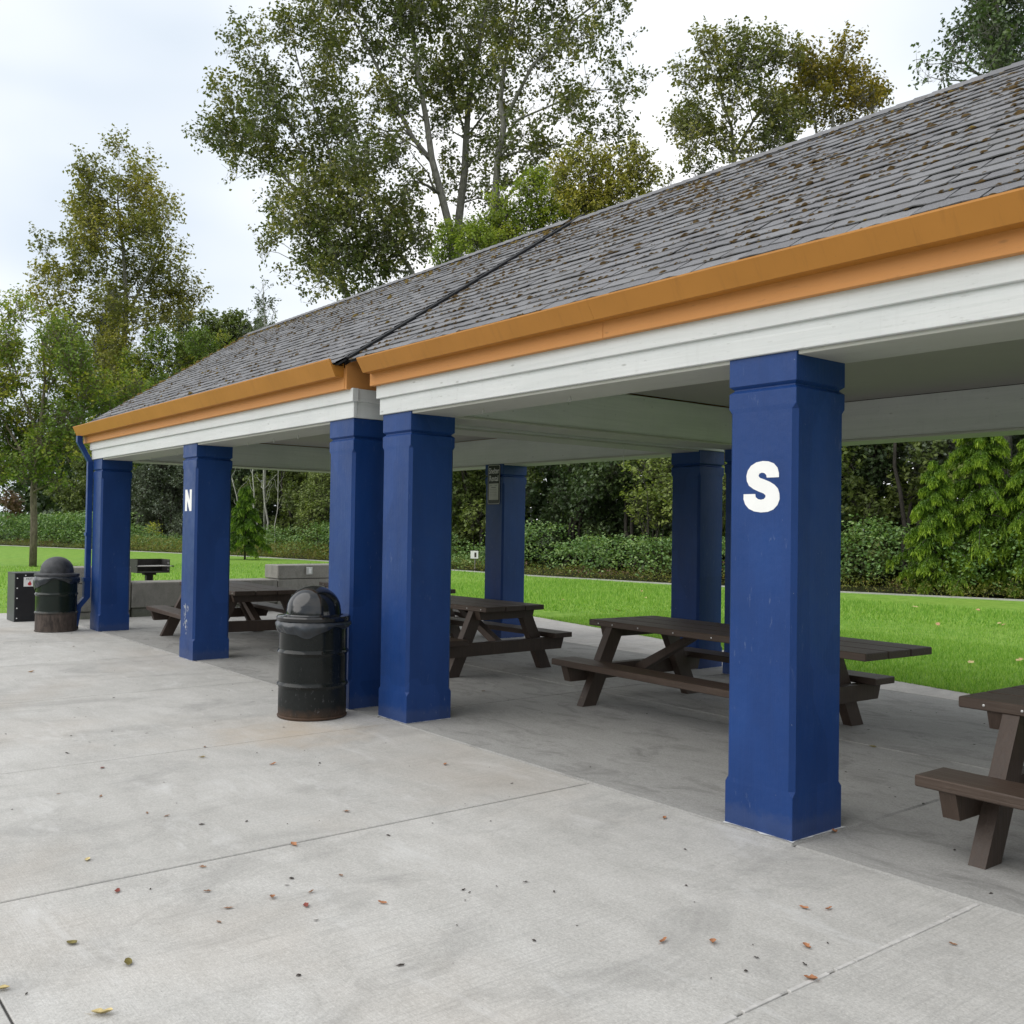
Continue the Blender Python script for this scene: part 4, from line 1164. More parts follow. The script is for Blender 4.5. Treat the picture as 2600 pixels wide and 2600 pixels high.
# --- tall cottonwoods (coordinates measured in a crop of the photograph, origin 500,0 at 0.6211 px)
def c9(x, y, D): return at(500 + x * .6211, y * .6211, D)
def trunk9(pts, D, r0, r1): return ([c9(x, y, D) for x, y in pts], list(np.linspace(r0, r1, len(pts))))
def cottonwood(label, D, base_px, lines, blobs, seed, material='cottonwood', k=.50, leaf=.235, depth=2.6):
    r = np.random.RandomState(seed); s = D * .6211 / FPX
    g = c9(base_px[0], base_px[1], D); g[2] = -.05
    tr = []; nodes = []
    first = True
    for pts, r0, r1 in lines:
        P, rad = trunk9(pts, D, r0, r1)
        if first: P = [g] + P; rad = [r0 * 1.35] + rad; first = False
        tr.append((P, rad)); nodes += [(np.array(p), q) for p, q in zip(P[1:], rad[1:])]
    B = []
    vd = np.array(fwd)
    for (x, y, rd, den) in blobs:
        c = c9(x, y, D) + vd * r.uniform(-depth, depth)
        B.append((c, rd * s, den))
        # a limb from a lower node of the skeleton out to the clump
        cand = [nd for nd in nodes if nd[0][2] < c[2] - .3] or nodes
        nd = min(cand, key=lambda q: np.linalg.norm(q[0] - c))
        tr.append(limb(nd[0], c + np.array([0, 0, rd * s * .3]), min(nd[1] * .5, .07), .012, r))
    for p, q in nodes:
        if q < .17:
            for _ in range(2):
                B.append((p + r.normal(size=3) * np.array([1.0, 1.0, .7]), r.uniform(.5, 1.0), r.uniform(.35, .8)))
    return plant('cottonwood_tree', label, 'tree', g, B, leaf, M[material], seed, tr, 'bark_grey', k, 'tall cottonwoods behind the shelter', twig=.95, per=12)

cottonwood('tall cottonwood with twin pale stems, middle of the big clump behind the roof', 58, (1050, 1000),
           [([(1045, 975), (1000, 800), (960, 650), (940, 500), (920, 390), (890, 200), (870, 0), (860, -150)], .24, .08),
            ([(960, 660), (880, 560), (810, 420), (740, 280), (690, 180), (610, 20), (560, -120)], .15, .04),
            ([(700, 220), (580, 180)], .05, .02), ([(885, 270), (800, 190), (720, 110), (640, 40)], .07, .025)],
           [(620, 120, 85, .8), (540, 30, 90, 1), (460, 0, 60, 1), (700, 50, 80, .9), (760, 180, 80, .75), (650, 520, 85, .7), (800, 330, 80, .7), (730, 420, 60, .8), (850, 430, 70, .6), (900, 100, 100, 1), (960, 280, 100, 1.1),
            (830, 20, 80, 1), (870, 640, 60, .6), (790, 560, 60, .5), (900, 320, 60, .9), (560, 480, 60, .6), (740, 640, 80, .8), (900, 760, 60, .6), (820, 700, 60, .7), (640, -60, 100, 1), (800, -90, 110, 1), (940, -80, 110, 1)], 21)
cottonwood('tall cottonwood with a straight pale stem, third from the left in the big clump', 60, (1065, 1010),
           [([(1070, 900), (1095, 700), (1100, 570), (1110, 430), (1140, 250), (1190, 0), (1210, -120)], .25, .09),
            ([(1100, 560), (1060, 430), (1000, 330)], .08, .03), ([(1120, 540), (1180, 460), (1190, 300)], .08, .03), ([(1085, 830), (1150, 810), (1230, 830)], .06, .025)],
           [(1020, 380, 70, .9), (1060, 100, 90, 1), (1110, 330, 80, 1), (1180, 160, 85, .9), (1010, 540, 60, .8), (1180, 520, 60, .8), (1150, 640, 60, .7), (1120, 40, 80, 1), (1040, 230, 70, .9), (1060, 620, 60, .7),
            (1020, 690, 70, .6), (1060, 780, 60, .7), (1180, 740, 60, .7), (1000, 120, 70, .9), (1150, -80, 110, 1), (1040, -70, 100, 1)], 22)
cottonwood('tall cottonwood with wide thin limbs, right side of the big clump', 57, (1210, 1000),
           [([(1215, 870), (1230, 650), (1255, 520), (1240, 420), (1260, 250), (1300, 60), (1320, -100)], .22, .06),
            ([(1260, 490), (1370, 270), (1450, 190), (1520, 100), (1650, 0), (1720, -60)], .12, .03),
            ([(1260, 560), (1310, 490), (1450, 430), (1600, 370), (1780, 360)], .09, .015), ([(1235, 660), (1360, 595), (1540, 590), (1700, 570)], .06, .012)],
           [(1230, 620, 75, .9), (1280, 150, 80, .9), (1350, 60, 75, .8), (1450, 60, 85, .7), (1560, 70, 90, .7), (1680, 60, 80, .45), (1745, 120, 60, .32), (1450, 250, 85, .5), (1560, 240, 85, .42), (1680, 220, 60, .34), (1560, 400, 85, .36),
            (1690, 390, 65, .32), (1500, 510, 65, .5), (1660, 530, 85, .38), (1780, 570, 60, .32), (1420, 640, 75, .7), (1600, 600, 65, .4), (1300, 400, 60, .6), (1240, 300, 60, .8), (1380, 440, 60, .4), (1260, 740, 60, .8), (1330, 600, 50, .6),
            (1400, -60, 110, .9), (1560, -60, 110, .7), (1340, 720, 60, .8), (1740, 460, 40, .3), (1640, 140, 50, .4)], 23)
cottonwood('leaning cottonwood whose crown spreads left, leftmost of the big clump', 60, (640, 1290),
           [([(630, 1260), (590, 1130), (540, 1000), (490, 880), (430, 800), (350, 720), (270, 650), (180, 560), (110, 510)], .18, .03),
            ([(520, 950), (545, 800), (545, 640), (520, 540), (470, 420), (420, 280), (390, 160)], .10, .03), ([(420, 790), (440, 650), (380, 520), (300, 400), (240, 270), (200, 190)], .08, .02)],
           [(90, 530, 70, 1), (150, 430, 75, 1), (250, 320, 85, .9), (190, 210, 45, .45), (120, 590, 60, 1), (230, 500, 85, 1.1), (320, 560, 85, .9), (330, 420, 80, .9), (420, 470, 80, .6), (400, 180, 80, .9), (480, 270, 90, 1), (360, 120, 50, .6), (560, 400, 90, .9),
            (440, 650, 75, 1), (180, 690, 55, .8), (560, 560, 80, .9), (320, 640, 60, .7), (520, 90, 60, .9), (600, 300, 60, .5), (280, 230, 50, .7), (60, 590, 40, .8), (60, 470, 45, .7), (520, 170, 70, .9), (620, 640, 80, 1), (500, 700, 70, .9), (270, 710, 40, .6)], 24)
cottonwood('bushy lower cottonwood at the roof ridge, bottom left of the big clump', 57, (860, 1240),
           [([(880, 1110), (830, 1040), (760, 900), (700, 780), (650, 660)], .15, .04), ([(600, 1200), (560, 1060), (470, 900)], .12, .04), ([(780, 950), (600, 980), (420, 960)], .06, .02)],
           [(300, 850, 70, .8), (260, 960, 55, .7), (400, 810, 75, .9), (440, 950, 85, 1), (540, 860, 80, 1), (620, 790, 85, 1), (620, 970, 95, 1.1), (700, 880, 85, 1.1), (780, 1000, 90, 1.1), (860, 900, 80, 1), (920, 1000, 65, 1), (480, 1080, 80, 1),
            (600, 1090, 90, 1.1), (720, 1100, 85, 1.1), (560, 1180, 70, 1), (800, 1090, 60, 1), (440, 1215, 45, .3), (780, 820, 75, 1), (880, 820, 65, .7), (700, 720, 80, 1), (370, 1110, 40, .6), (660, 1190, 70, 1), (840, 790, 60, .7), (500, 790, 60, .8),
            (230, 1000, 35, .5), (690, 980, 80, 1), (480, 1010, 60, .9), (900, 930, 60, 1), (760, 930, 60, .9)], 25)

def p19(x, y, D): return at(x * 1.34576, y * 1.34576, D)
def crown_tree(name, label, D, base, stems, blobs, leaf, material, seed, k=.8, depth=1.6, bark='bark_grey', group=None, cat='tree', **kw):
    """stems and blobs in photo pixels (of 1932), set at distance D"""
    r = np.random.RandomState(seed); s = D * 1.34576 / FPX
    g = p19(base[0], base[1], D); g[2] = -.05
    tr = []; nodes = []
    for i, (pts, r0, r1) in enumerate(stems):
        P = [p19(x, y, D) for x, y in pts]
        if i == 0: P = [g] + P
        rad = list(np.linspace(r0, r1, len(P))); tr.append((P, rad)); nodes += list(zip([np.array(p) for p in P], rad))
    B = []
    for (x, y, rd, den) in blobs:
        c = p19(x, y, D) + np.array(fwd) * r.uniform(-depth, depth)
        c[2] = max(c[2], rd * s * .5)
        B.append((c, rd * s, den))
        if nodes:
            cand = [nd for nd in nodes if nd[0][2] < c[2] - .2] or nodes
            nd = min(cand, key=lambda q: np.linalg.norm(q[0] - c))
            tr.append(limb(nd[0], c, min(nd[1] * .45, .06), .01, r))
    return plant(name, label, cat, g, B, leaf, M[material], seed, tr, bark, k, group, **kw)

# tall tree at the left
crown_tree('cottonwood_tree', 'tall olive green cottonwood standing alone at the left against the sky', 73, (228, 1000),
           [([(228, 800), (230, 700), (236, 620), (238, 560), (232, 470), (222, 380), (225, 320)], .34, .02), ([(225, 740), (200, 690), (165, 640), (140, 600)], .12, .03), ([(236, 600), (290, 500), (320, 440)], .12, .03)],
           [(238, 290, 22, .7), (225, 325, 32, 1), (185, 335, 24, .9), (255, 350, 30, .9), (200, 370, 36, 1), (290, 330, 20, .6), (250, 410, 40, 1), (175, 410, 36, 1), (300, 385, 28, .8), (135, 390, 22, .8), (330, 420, 20, .6), (205, 450, 42, 1), (280, 450, 38, .9), (140, 450, 34, .9),
            (325, 480, 28, .7), (240, 500, 44, 1.1), (180, 510, 40, 1), (110, 480, 22, .6), (300, 520, 38, .9), (90, 520, 20, .6), (130, 550, 38, .9), (345, 540, 26, .8), (170, 575, 40, .9), (290, 570, 38, .9), (240, 580, 34, .8), (105, 590, 26, .7), (325, 585, 24, .6),
            (140, 620, 36, .9), (275, 625, 34, .9), (310, 615, 18, .6), (180, 650, 32, .8), (240, 660, 32, .8), (155, 680, 34, 1), (255, 700, 32, 1), (205, 700, 32, 1), (100, 645, 20, .6), (270, 740, 34, 1), (160, 740, 34, 1), (215, 760, 34, 1)],
           .25, 'cottonwood_olive', 31, .74, 2.6, twig=1.0, per=12)
# dark fir hidden in it
crown_tree('fir_tree', 'dark conifer showing through a gap in the tall left tree', 80, (205, 1000), [([(205, 820), (206, 540)], .2, .04)],
           [(205, 560, 14, 1), (206, 585, 18, 1), (205, 615, 22, 1), (208, 650, 22, 1.2), (206, 690, 26, 1.2), (208, 740, 30, 1.2), (206, 800, 34, 1.2)], .22, 'fir', 32, .9, 1.0, 'bark_dark', aspect=.25, droop=np.array([0, 0, -.8]))
# leafy ash in front on the lawn, left edge
crown_tree('ash_tree', 'yellow green young ash tree on the lawn at the left edge, with slender bare trunk', 36.5, (62, 1073),
           [([(62, 1073), (64, 990), (63, 930), (66, 890)], .15, .10), ([(66, 900), (75, 820), (85, 720), (80, 640)], .09, .03), ([(64, 905), (40, 850), (10, 800), (-20, 750)], .07, .02), ([(66, 890), (110, 830), (150, 780), (200, 745)], .06, .02),
            ([(75, 830), (40, 740), (20, 660)], .05, .015), ([(85, 740), (130, 680), (160, 640)], .04, .012)],
           [(20, 590, 26, .35), (60, 600, 30, .4), (100, 610, 26, .35), (20, 650, 36, .8), (75, 650, 38, .7), (130, 650, 36, .8), (160, 690, 34, .9), (100, 700, 38, .6), (-20, 660, 40, .8), (30, 710, 36, .6), (180, 730, 34, .9), (215, 735, 28, .8), (140, 750, 36, .8), (80, 750, 36, .55),
            (0, 740, 38, 1), (-20, 800, 40, 1.1), (30, 790, 36, 1.1), (90, 800, 38, .9), (150, 800, 34, .9), (55, 840, 36, 1), (110, 850, 36, .9), (0, 850, 36, 1.1), (150, 850, 26, .7), (80, 890, 30, .7), (25, 890, 28, .8), (-30, 880, 36, 1), (120, 905, 20, .5), (240, 715, 18, .6), (190, 770, 24, .8)],
           .125, 'ash', 33, .85, 1.4, 'bark_brown', twig=.45)
# small far trees between the left tree and the roof
crown_tree('poplar_tree', 'small pointed pale green poplar far off, left of the roof slope', 95, (352, 1000), [([(352, 700), (352, 575)], .2, .05)],
           [(350, 580, 12, .8), (352, 600, 18, 1), (350, 622, 22, 1), (354, 645, 24, 1.1), (350, 670, 26, 1.2), (352, 700, 28, 1.2)], .22, 'mid', 34, .8, 1.2)
for i, (x, y, lab) in enumerate(((405, 610, 'rounded far green tree just left of the roof slope'), (445, 605, 'taller rounded far green tree partly hidden by the roof slope'), (480, 620, 'grey green far tree low behind the roof slope'))):
    crown_tree('far_tree', lab, 92, (x, 1000), [([(x, 720), (x, y)], .2, .05)],
               [(x + dx, y + dy, q, 1) for dx, dy, q in ((0, -12, 10), (-8, 0, 16), (10, 4, 16), (-16, 18, 20), (14, 24, 22), (0, 34, 24), (-18, 48, 24), (18, 56, 26), (0, 74, 28))], .24, 'mid' if i < 2 else 'grey', 35 + i, .8, 1.4, group='far trees behind the roof slope')
crown_tree('birch_tree', 'thin almost bare pale birch sticking up left of the big clump', 60, (500, 1000), [([(500, 800), (500, 620), (496, 535)], .09, .02), ([(500, 640), (520, 580)], .03, .01), ([(498, 620), (480, 570)], .03, .01)],
           [(496, 545, 12, .25), (500, 575, 18, .3), (515, 585, 14, .25), (485, 580, 14, .25), (500, 605, 20, .35), (505, 630, 20, .4)], .17, 'grey', 38, .8, .8, 'bark_white')
# yellow-green tree behind the left roof slope
crown_tree('maple_tree', 'mid green maple behind the left end of the roof', 70, (300, 1000), [([(300, 850), (305, 700)], .2, .06)],
           [(300, 650, 30, 1), (345, 655, 32, 1), (390, 655, 28, .9), (260, 690, 34, 1), (310, 700, 36, 1), (360, 690, 34, 1), (210, 730, 34, 1), (265, 750, 36, 1), (320, 750, 36, 1.1), (220, 790, 36, 1), (280, 800, 36, 1.1), (180, 820, 34, 1), (420, 650, 20, .7), (240, 840, 36, 1.1)], .17, 'ash', 39, .7, 2.0, 'bark_dark')
# lime-green tree over the ridge
crown_tree('maple_tree', 'bright lime green maple rising over the ridge where the roofs meet', 47, (900, 1000), [([(905, 600), (920, 480), (960, 400)], .18, .04)],
           [(850, 455, 26, 1), (835, 480, 22, 1), (880, 440, 30, 1), (915, 425, 32, 1), (955, 420, 34, 1), (1000, 405, 34, 1), (1000, 360, 28, .9), (1050, 385, 32, 1), (960, 460, 34, 1), (900, 475, 34, 1), (1040, 420, 32, 1), (1020, 340, 24, .8), (1080, 410, 26, 1), (940, 385, 22, .7)],
           .14, 'lime', 40, .85, 1.2, 'bark_dark')
crown_tree('maple_tree', 'green maple with yellowing leaves right of the lime green one', 44, (1120, 1000), [([(1120, 600), (1120, 450), (1110, 330)], .18, .04), ([(1120, 450), (1180, 340)], .07, .02)],
           [(1090, 300, 24, .7), (1060, 310, 22, .8), (1110, 330, 30, .8), (1150, 320, 26, .8), (1070, 350, 28, .9), (1130, 365, 32, 1), (1190, 320, 24, .8), (1205, 345, 26, 1), (1170, 370, 32, 1), (1215, 365, 22, 1), (1120, 400, 34, 1), (1160, 410, 34, 1), (1090, 390, 28, .9)],
           .15, 'cottonwood_olive', 41, .85, 1.4, 'bark_dark', tint=(.25, 1.15))
# two trees right of centre
crown_tree('cottonwood_tree', 'green cottonwood above the ridge right of the big clump', 46, (1385, 1000), [([(1385, 500), (1385, 300), (1380, 240), (1350, 150)], .16, .04), ([(1385, 290), (1420, 230), (1470, 150)], .10, .02)],
           [(1405, 80, 20, .8), (1365, 80, 20, .8), (1320, 115, 24, .9), (1385, 110, 28, 1), (1455, 90, 22, .9), (1440, 130, 30, 1), (1340, 150, 34, 1.1), (1395, 160, 34, 1), (1480, 125, 22, .8), (1290, 165, 26, .9), (1465, 170, 30, 1), (1320, 205, 36, 1.1), (1370, 215, 30, .9), (1440, 215, 28, .7),
            (1275, 240, 22, .8), (1310, 255, 30, .9), (1355, 265, 28, .9), (1470, 240, 36, 1), (1290, 300, 24, .8), (1330, 300, 26, .8), (1430, 270, 26, .8), (1460, 280, 30, 1), (1500, 215, 28, 1), (1270, 325, 18, .6), (1380, 310, 24, .7)],
           .19, 'cottonwood', 42, .74, 1.8, twig=.7, tint=(.15, 1.05))
crown_tree('cottonwood_tree', 'rusty orange cottonwood beside the green one, above the ridge', 47, (1570, 1000), [([(1570, 500), (1570, 250), (1575, 150)], .14, .03), ([(1545, 400), (1540, 240), (1520, 170)], .07, .02)],
           [(1585, 108, 22, .9), (1550, 118, 24, 1), (1610, 118, 20, .8), (1520, 120, 24, 1), (1580, 125, 32, 1), (1625, 140, 24, .9), (1540, 150, 30, 1), (1510, 165, 28, 1), (1590, 170, 30, .8), (1640, 170, 26, .9), (1620, 200, 30, 1), (1560, 195, 24, .6), (1650, 195, 20, .9), (1530, 215, 24, .8), (1600, 215, 24, .8), (1500, 130, 20, .9), (1580, 225, 20, .6)],
           .19, 'rusty', 43, .78, 1.4, twig=.7)
crown_tree('cottonwood_tree', 'dark green cottonwood at the top right corner above the roof', 33, (1900, 1000), [([(1900, 500), (1895, 150), (1880, 0)], .2, .06), ([(1895, 180), (1820, 120), (1760, 110)], .05, .012)],
           [(1900, 20, 44, 1), (1850, 40, 36, 1), (1930, 60, 44, 1.1), (1870, 90, 40, 1), (1830, 90, 30, .8), (1840, 135, 30, .7), (1890, 120, 36, 1), (1790, 130, 24, .6), (1750, 100, 13, .5), (1765, 125, 16, .5), (1775, 150, 18, .5), (1860, 0, 36, 1), (1930, 0, 44, 1), (1820, 50, 18, .6), (1900, -50, 50, 1)],
           .16, 'dark', 44, .66, 1.2, twig=.6, tint=(.1, .95))

# ------------------------------------------------------------------ dense woodland edge behind the lawn
def wood_tree(name, label, x, y, h, w, leaf, material, seed, k=.75, lo=.2, stems=3, bark='bark_dark', tint=(0, 1), per=None):
    r = np.random.RandomState(seed); B = []; tr = []
    n = 40
    for i in range(n):
        z = lo + (h - lo) * (i + .5) / n
        prof = math.sin(PI * min(1, (z - lo) / (h - lo) * .72 + .24)) ** .7
        a = r.uniform(0, 6.28); q = w * prof * r.uniform(.25, .85)
        B.append(((x + q * math.cos(a), y + q * math.sin(a), z), r.uniform(.55, 1.05) * min(1, w / 2.6), r.uniform(.7, 1.1)))
    for i in range(stems):
        a = r.uniform(0, 6.28); tr.append(limb((x + r.uniform(-.3, .3), y + r.uniform(-.3, .3), -.1), (x + w * .45 * math.cos(a), y + w * .45 * math.sin(a), h * .8), .10, .03, r, .035, 8))
    return plant(name, label, 'tree', (x, y, -.05), B, leaf, M[material], seed, tr, bark, k, 'dense trees along the lawn edge', twig=.45, tint=tint)

WT = [(-56.0, 27.5, 9, 3.6, 'olive_wood', 'olive green dense tree behind the far corner column'), (-50.5, 28.5, 9, 3.6, 'mid', 'mid green dense tree between the far columns'),
      (-45.5, 29.0, 8, 3.3, 'dark', 'dark tree behind the bare white stems'), (-41.0, 28.3, 8, 3.2, 'dark', 'dark tree right of the bare white stems'), (-36.8, 27.3, 8.5, 3.0, 'olive_wood', 'olive brown dense tree just left of the paired columns'),
      (-33.0, 29.5, 9, 3.4, 'dark', 'dark dense tree behind the small white notice'), (-28.8, 29.3, 9.5, 3.4, 'dark', 'dark dense tree right behind the sign column'), (-25.0, 29.6, 10, 3.3, 'mid', 'mid green large leaved tree in the middle bay'),
      (-21.5, 30.8, 10, 3.3, 'dark', 'dark leafy tree in the middle bay, left of the inner back columns'), (-18.0, 31.5, 10, 3.2, 'olive_wood', 'olive green tree behind the inner back columns'), (-15.0, 33.5, 10, 3.2, 'grey', 'grey green leafy tree right of the S column'),
      (-11.6, 35.0, 11, 3.6, 'dark', 'very dark tree behind the bright cedar'), (-7.5, 36.5, 11, 3.8, 'mid', 'mid green tree at the right edge behind the cedar'), (-62.5, 26.0, 8, 3.4, 'dark', 'dark tree behind the young ash at the left'),
      (-69, 24, 7, 3.4, 'grey', 'grey green dense tree left of the far column'), (-78, 22, 7, 4.0, 'mid', 'green tree far at the left edge')]
for i, (x, y, h, w, m, lab) in enumerate(WT):
    wood_tree('broadleaf_tree', lab, x, y, h, w, .18 if m != 'grey' else .14, m, 60 + i, .62, tint=(0, 1))
# large leaved branches with pale leaves in the middle bay
for i, (x, y, z, s, lab) in enumerate(((-22.5, 26.8, 2.6, 1.15, 'hazel with pale broad leaves in the middle bay'), (-24.6, 26.2, 3.0, .9, 'hazel with pale leaves right of the sign column'), (-19.6, 27.4, 2.9, 1.0, 'hazel with small pale leaves left of the inner back columns'))):
    r = np.random.RandomState(90 + i)
    B = [((x + r.normal(0, s), y + r.normal(0, s * .5), z + r.normal(0, s * .55)), r.uniform(.3, .55), .7) for _ in range(16)]
    plant('hazel_shrub', lab, 'shrub', (x, y, -.05), B, .15, M['mid'], 95 + i, [limb((x, y, -.1), b[0], .03, .008, r) for b in B[:8]], 'bark_dark', .55, 'hazels in front of the dark trees', tint=(.35, 1.1), up=.9)
# olive shrub between the far bay and the paired columns, grey bush
crown_tree('olive_shrub', 'tall olive brown shrub left of the paired front columns', 53, (600, 1035), [([(600, 1035), (600, 930)], .05, .02)],
           [(600, 910, 22, 1), (585, 940, 20, 1), (610, 940, 22, 1), (575, 970, 20, 1), (600, 975, 24, 1), (620, 960, 22, 1), (590, 1005, 20, 1), (615, 1010, 22, 1), (570, 1005, 14, .8)], .13, 'olive_wood', 70, .8, .8, 'bark_dark', cat='shrub', tint=(.25, 1.1))
# bare pale stems
r = np.random.RandomState(8)
for i, (x0, y0, x1, y1, D, lab, r0) in enumerate(((505, 966, 499, 880, 57, 'tallest bare white stem in the bay right of the N column', .055), (486, 955, 480, 880, 58, 'thinner bare pale stem left of the tallest bare stem', .04), (470, 950, 447, 885, 57, 'leaning bare grey stem next to the small cedar', .035),
                                                       (517, 960, 522, 885, 58, 'thin bare stem right of the tallest bare stem', .03))):
    g = p19(x0, y0, D); tpt = p19(x1, y1, D); root = thing('bare_tree', lab, 'bare tree', (g[0], g[1], -.05), group='bare stems among the dark trees')
    gg = np.array([g[0] + .2, g[1], -.05]); top = tpt + (tpt - g) * 1.2
    P, rad = limb(gg, top, r0 * 1.2, r0 * .5, r, .012, 9)
    b = MB(); b.tube(P, rad, 7); b.build('trunk', M['bark_white'], root, smooth=True, origin=(g[0], g[1], -.05))
    b = MB()
    for k in range(9):
        s = P[3 + k % 6]; e = s + np.array([r.normal(0, .6), r.normal(0, .4), r.uniform(.5, 1.5)])
        pp, rr = limb(s, e, r0 * .4, .006, r, .1, 5); b.tube(pp, rr, 5)
    b.build('twigs', M['bark_white'], root, smooth=True, origin=(g[0], g[1], -.05))

# bright cedars: drooping sprays hung along outward branches
def cedar(label, base, h, w, seed, n=60, leaf=.12, dens=1.0, lo=.3, mat_='cedar', tint=(0, 1)):
    r = np.random.RandomState(seed); base = np.array(base, float); b = MB(); Ps = []; T = []; D = []
    b.tube([base, base + (0, 0, h * .5), base + (0, 0, h)], [.03 * h * .5, .02 * h * .5, .01], 8)
    for i in range(n):
        z = lo + (h - lo) * ((i + r.rand()) / n); L = w * (1 - z / h) ** .75 * r.uniform(.5, 1.2) + .15; a = i * 2.39996 + r.uniform(-.3, .3)
        d = np.array([math.cos(a), math.sin(a), 0]); m = 9
        t = np.linspace(0, 1, m)[:, None]
        P = base + np.array([0, 0, z]) + d * (t * L) + np.array([0, 0, 1]) * (.20 * L * t - .55 * L * t ** 2)
        b.tube(P, list(np.linspace(.03, .006, m)), 5)
        side = np.array([-d[1], d[0], 0])
        for j in range(2, m):
            f = j / (m - 1)
            for sg in (-1, 1, 0):
                q = int(dens * (40 + 40 * (1 - abs(f - .6))))
                ln = (.30 * L + .12) * (1 - .5 * f) * r.uniform(.5, 1.1)
                hang = r.uniform(.25, .65)
                u = r.rand(q)[:, None]
                X = P[j] + side * sg * u * ln * .8 + d * u * ln * .25 + np.array([0, 0, -1]) * (u ** 1.4 * hang * ln * 2.1) + r.normal(size=(q, 3)) * .026
                Ps.append(X); D.append(np.tile(side * sg * .35 + d * .4 + np.array([0, 0, -1.0]), (q, 1)))
                T.append(np.clip(tint[0] + (tint[1] - tint[0]) * (.02 + .42 * u[:, 0] + .50 * f ** 2 + r.normal(0, .10, q)), 0, 1))
    P = np.concatenate(Ps); T = np.concatenate(T); D = np.concatenate(D)
    k = P[:, 2] > .08; P, T, D = P[k], T[k], D[k]
    root = thing('cedar_tree', label, 'tree', tuple(base), group='drooping cedars')
    j = np.arange(len(P)) % 3 == 0                                    # long hanging strands, the rest short scale sprays
    Vl, Fl = leaf_quads(P[j] - base - np.array([0, 0, leaf * .5]), leaf * 1.35, r, -.4, .19, None, D[j] * 2.2)
    Vs, Fs = leaf_quads(P[~j] - base, leaf * .62, r, .25, .34, None, D[~j])
    link('crown', mesh_np('crown', np.concatenate([Vl, Vs]), np.concatenate([Fl, Fs + len(Vl)]), M[mat_], tint=np.concatenate([np.clip(T[j] * 1.25, 0, 1), T[~j] * .8])), root, base)
    b.build('trunk', M['bark_dark'], root, smooth=True, origin=tuple(base))
    return root
def gpt(x, D):
    p = p19(x, 1000, D); return (p[0], p[1], -.05)
cedar('bright yellow green drooping cedar at the right, the tallest', gpt(1850, 28.7), 5.8, 2.2, 101, 74)
cedar('bright green cedar low at the right edge of the picture', gpt(1945, 27.8), 4.6, 1.7, 102, 48)
cedar('smaller left hand cedar of the bright group at the right', gpt(1765, 28.2), 3.8, 1.35, 103, 42)
cedar('small young cedar on the lawn edge seen right of the N column', gpt(463, 47.5), 3.6, 1.3, 104, 30, .2, .42, .7, tint=(-.15, .7))
# sapling stake and trunk are part of that cedar; a yellow lit twig in the N bay
crown_tree('yellow_shrub', 'small pale yellow leafed shrub standing out between the far columns', 66, (291, 1035), [([(291, 1035), (291, 1010)], .02, .01)], [(288, 1003, 7, 1), (296, 1001, 7, 1), (291, 1009, 6, .8)], .14, 'lime', 71, .9, .2, cat='shrub', tint=(.7, 1.2))
crown_tree('dark_shrub', 'reddish dark shrub far off at the left edge behind the ash trunk', 70, (22, 1000), [], [(22, 945, 14, 1), (16, 960, 14, 1), (30, 958, 12, 1)], .2, 'dead', 72, .8, .5, cat='shrub')

# brambles and weeds: continuous growth along the kerb
def along(s):
    """point and outward normal on the kerb line at parameter 0..1"""
    K = np.array(KERB); L = np.concatenate([[0], np.cumsum(np.linalg.norm(np.diff(K, axis=0), axis=1))]); t = s * L[-1]
    i = np.clip(np.searchsorted(L, t) - 1, 0, len(K) - 2); f = (t - L[i]) / (L[i + 1] - L[i])
    P = K[i] + (K[i + 1] - K[i]) * f[:, None]; d = norm(K[i + 1] - K[i]); nn = np.stack([d[:, 1], -d[:, 0]], 1); nn *= np.sign(nn[:, 1:2])
    return P, nn, t
def vnoise(x, seed):
    r = np.random.RandomState(seed); g = r.rand(4096); i = np.floor(x).astype(int); f = x - i; f = f * f * (3 - 2 * f)
    return g[i % 4096] * (1 - f) + g[(i + 1) % 4096] * f
def growth(name, label, cat, n, off, height, leaf, material, seed, s0=.17, s1=.98, up=.8, aspect=.7, mound=True, tint=(0, 1), per=10, mask=None, rad=.16):
    r = np.random.RandomState(seed); m = n // per
    s = r.uniform(s0, s1, m); P, nn, t = along(s)
    o = off[0] + (off[1] - off[0]) * r.rand(m) ** .8
    hmax = height[0] + (height[1] - height[0]) * (vnoise(t * .45, seed) * .6 + vnoise(t * 1.3, seed + 1) * .4)
    rise = np.clip((o - off[0]) / .9 + .28, 0, 1)
    z = hmax * rise * (1 - .75 * r.rand(m) ** 2.4)
    X = np.stack([P[:, 0] + nn[:, 0] * o, P[:, 1] + nn[:, 1] * o, z], 1)
    if mask is not None:
        kp = mask(t, r); X = X[kp]; m = len(X)
    tb = r.rand(m)
    Q = (X[:, None, :] + r.normal(size=(m, per, 3)) * np.array([rad, rad, rad * .55])).reshape(-1, 3)
    T = np.clip(tint[0] + (tint[1] - tint[0]) * (.55 * np.repeat(tb, per) + .45 * r.rand(m * per)), 0, 1)
    k = Q[:, 2] > .01; Q, T = Q[k], T[k]
    V, F = leaf_quads(Q, leaf, r, up, aspect)
    o_ = link(name, mesh_np(name, V, F, M[material], tint=T)); return tag(o_, label, cat, kind='stuff')
growth('bramble_thicket', 'tangled green bramble thicket along the kerb behind the lawn', 'brambles', 72000, (.75, 3.6), (.12, 2.4), .108, 'bramble', 121, .15, .80, rad=.2, mask=lambda t, r: vnoise(t * .9, 33) + r.rand(len(t)) * .5 > .38)
growth('bramble_thicket', 'far green bramble bank at the left behind the lawn', 'brambles', 26000, (.8, 4.0), (1.6, 2.3), .15, 'bramble', 122, .78, .99, rad=.25)
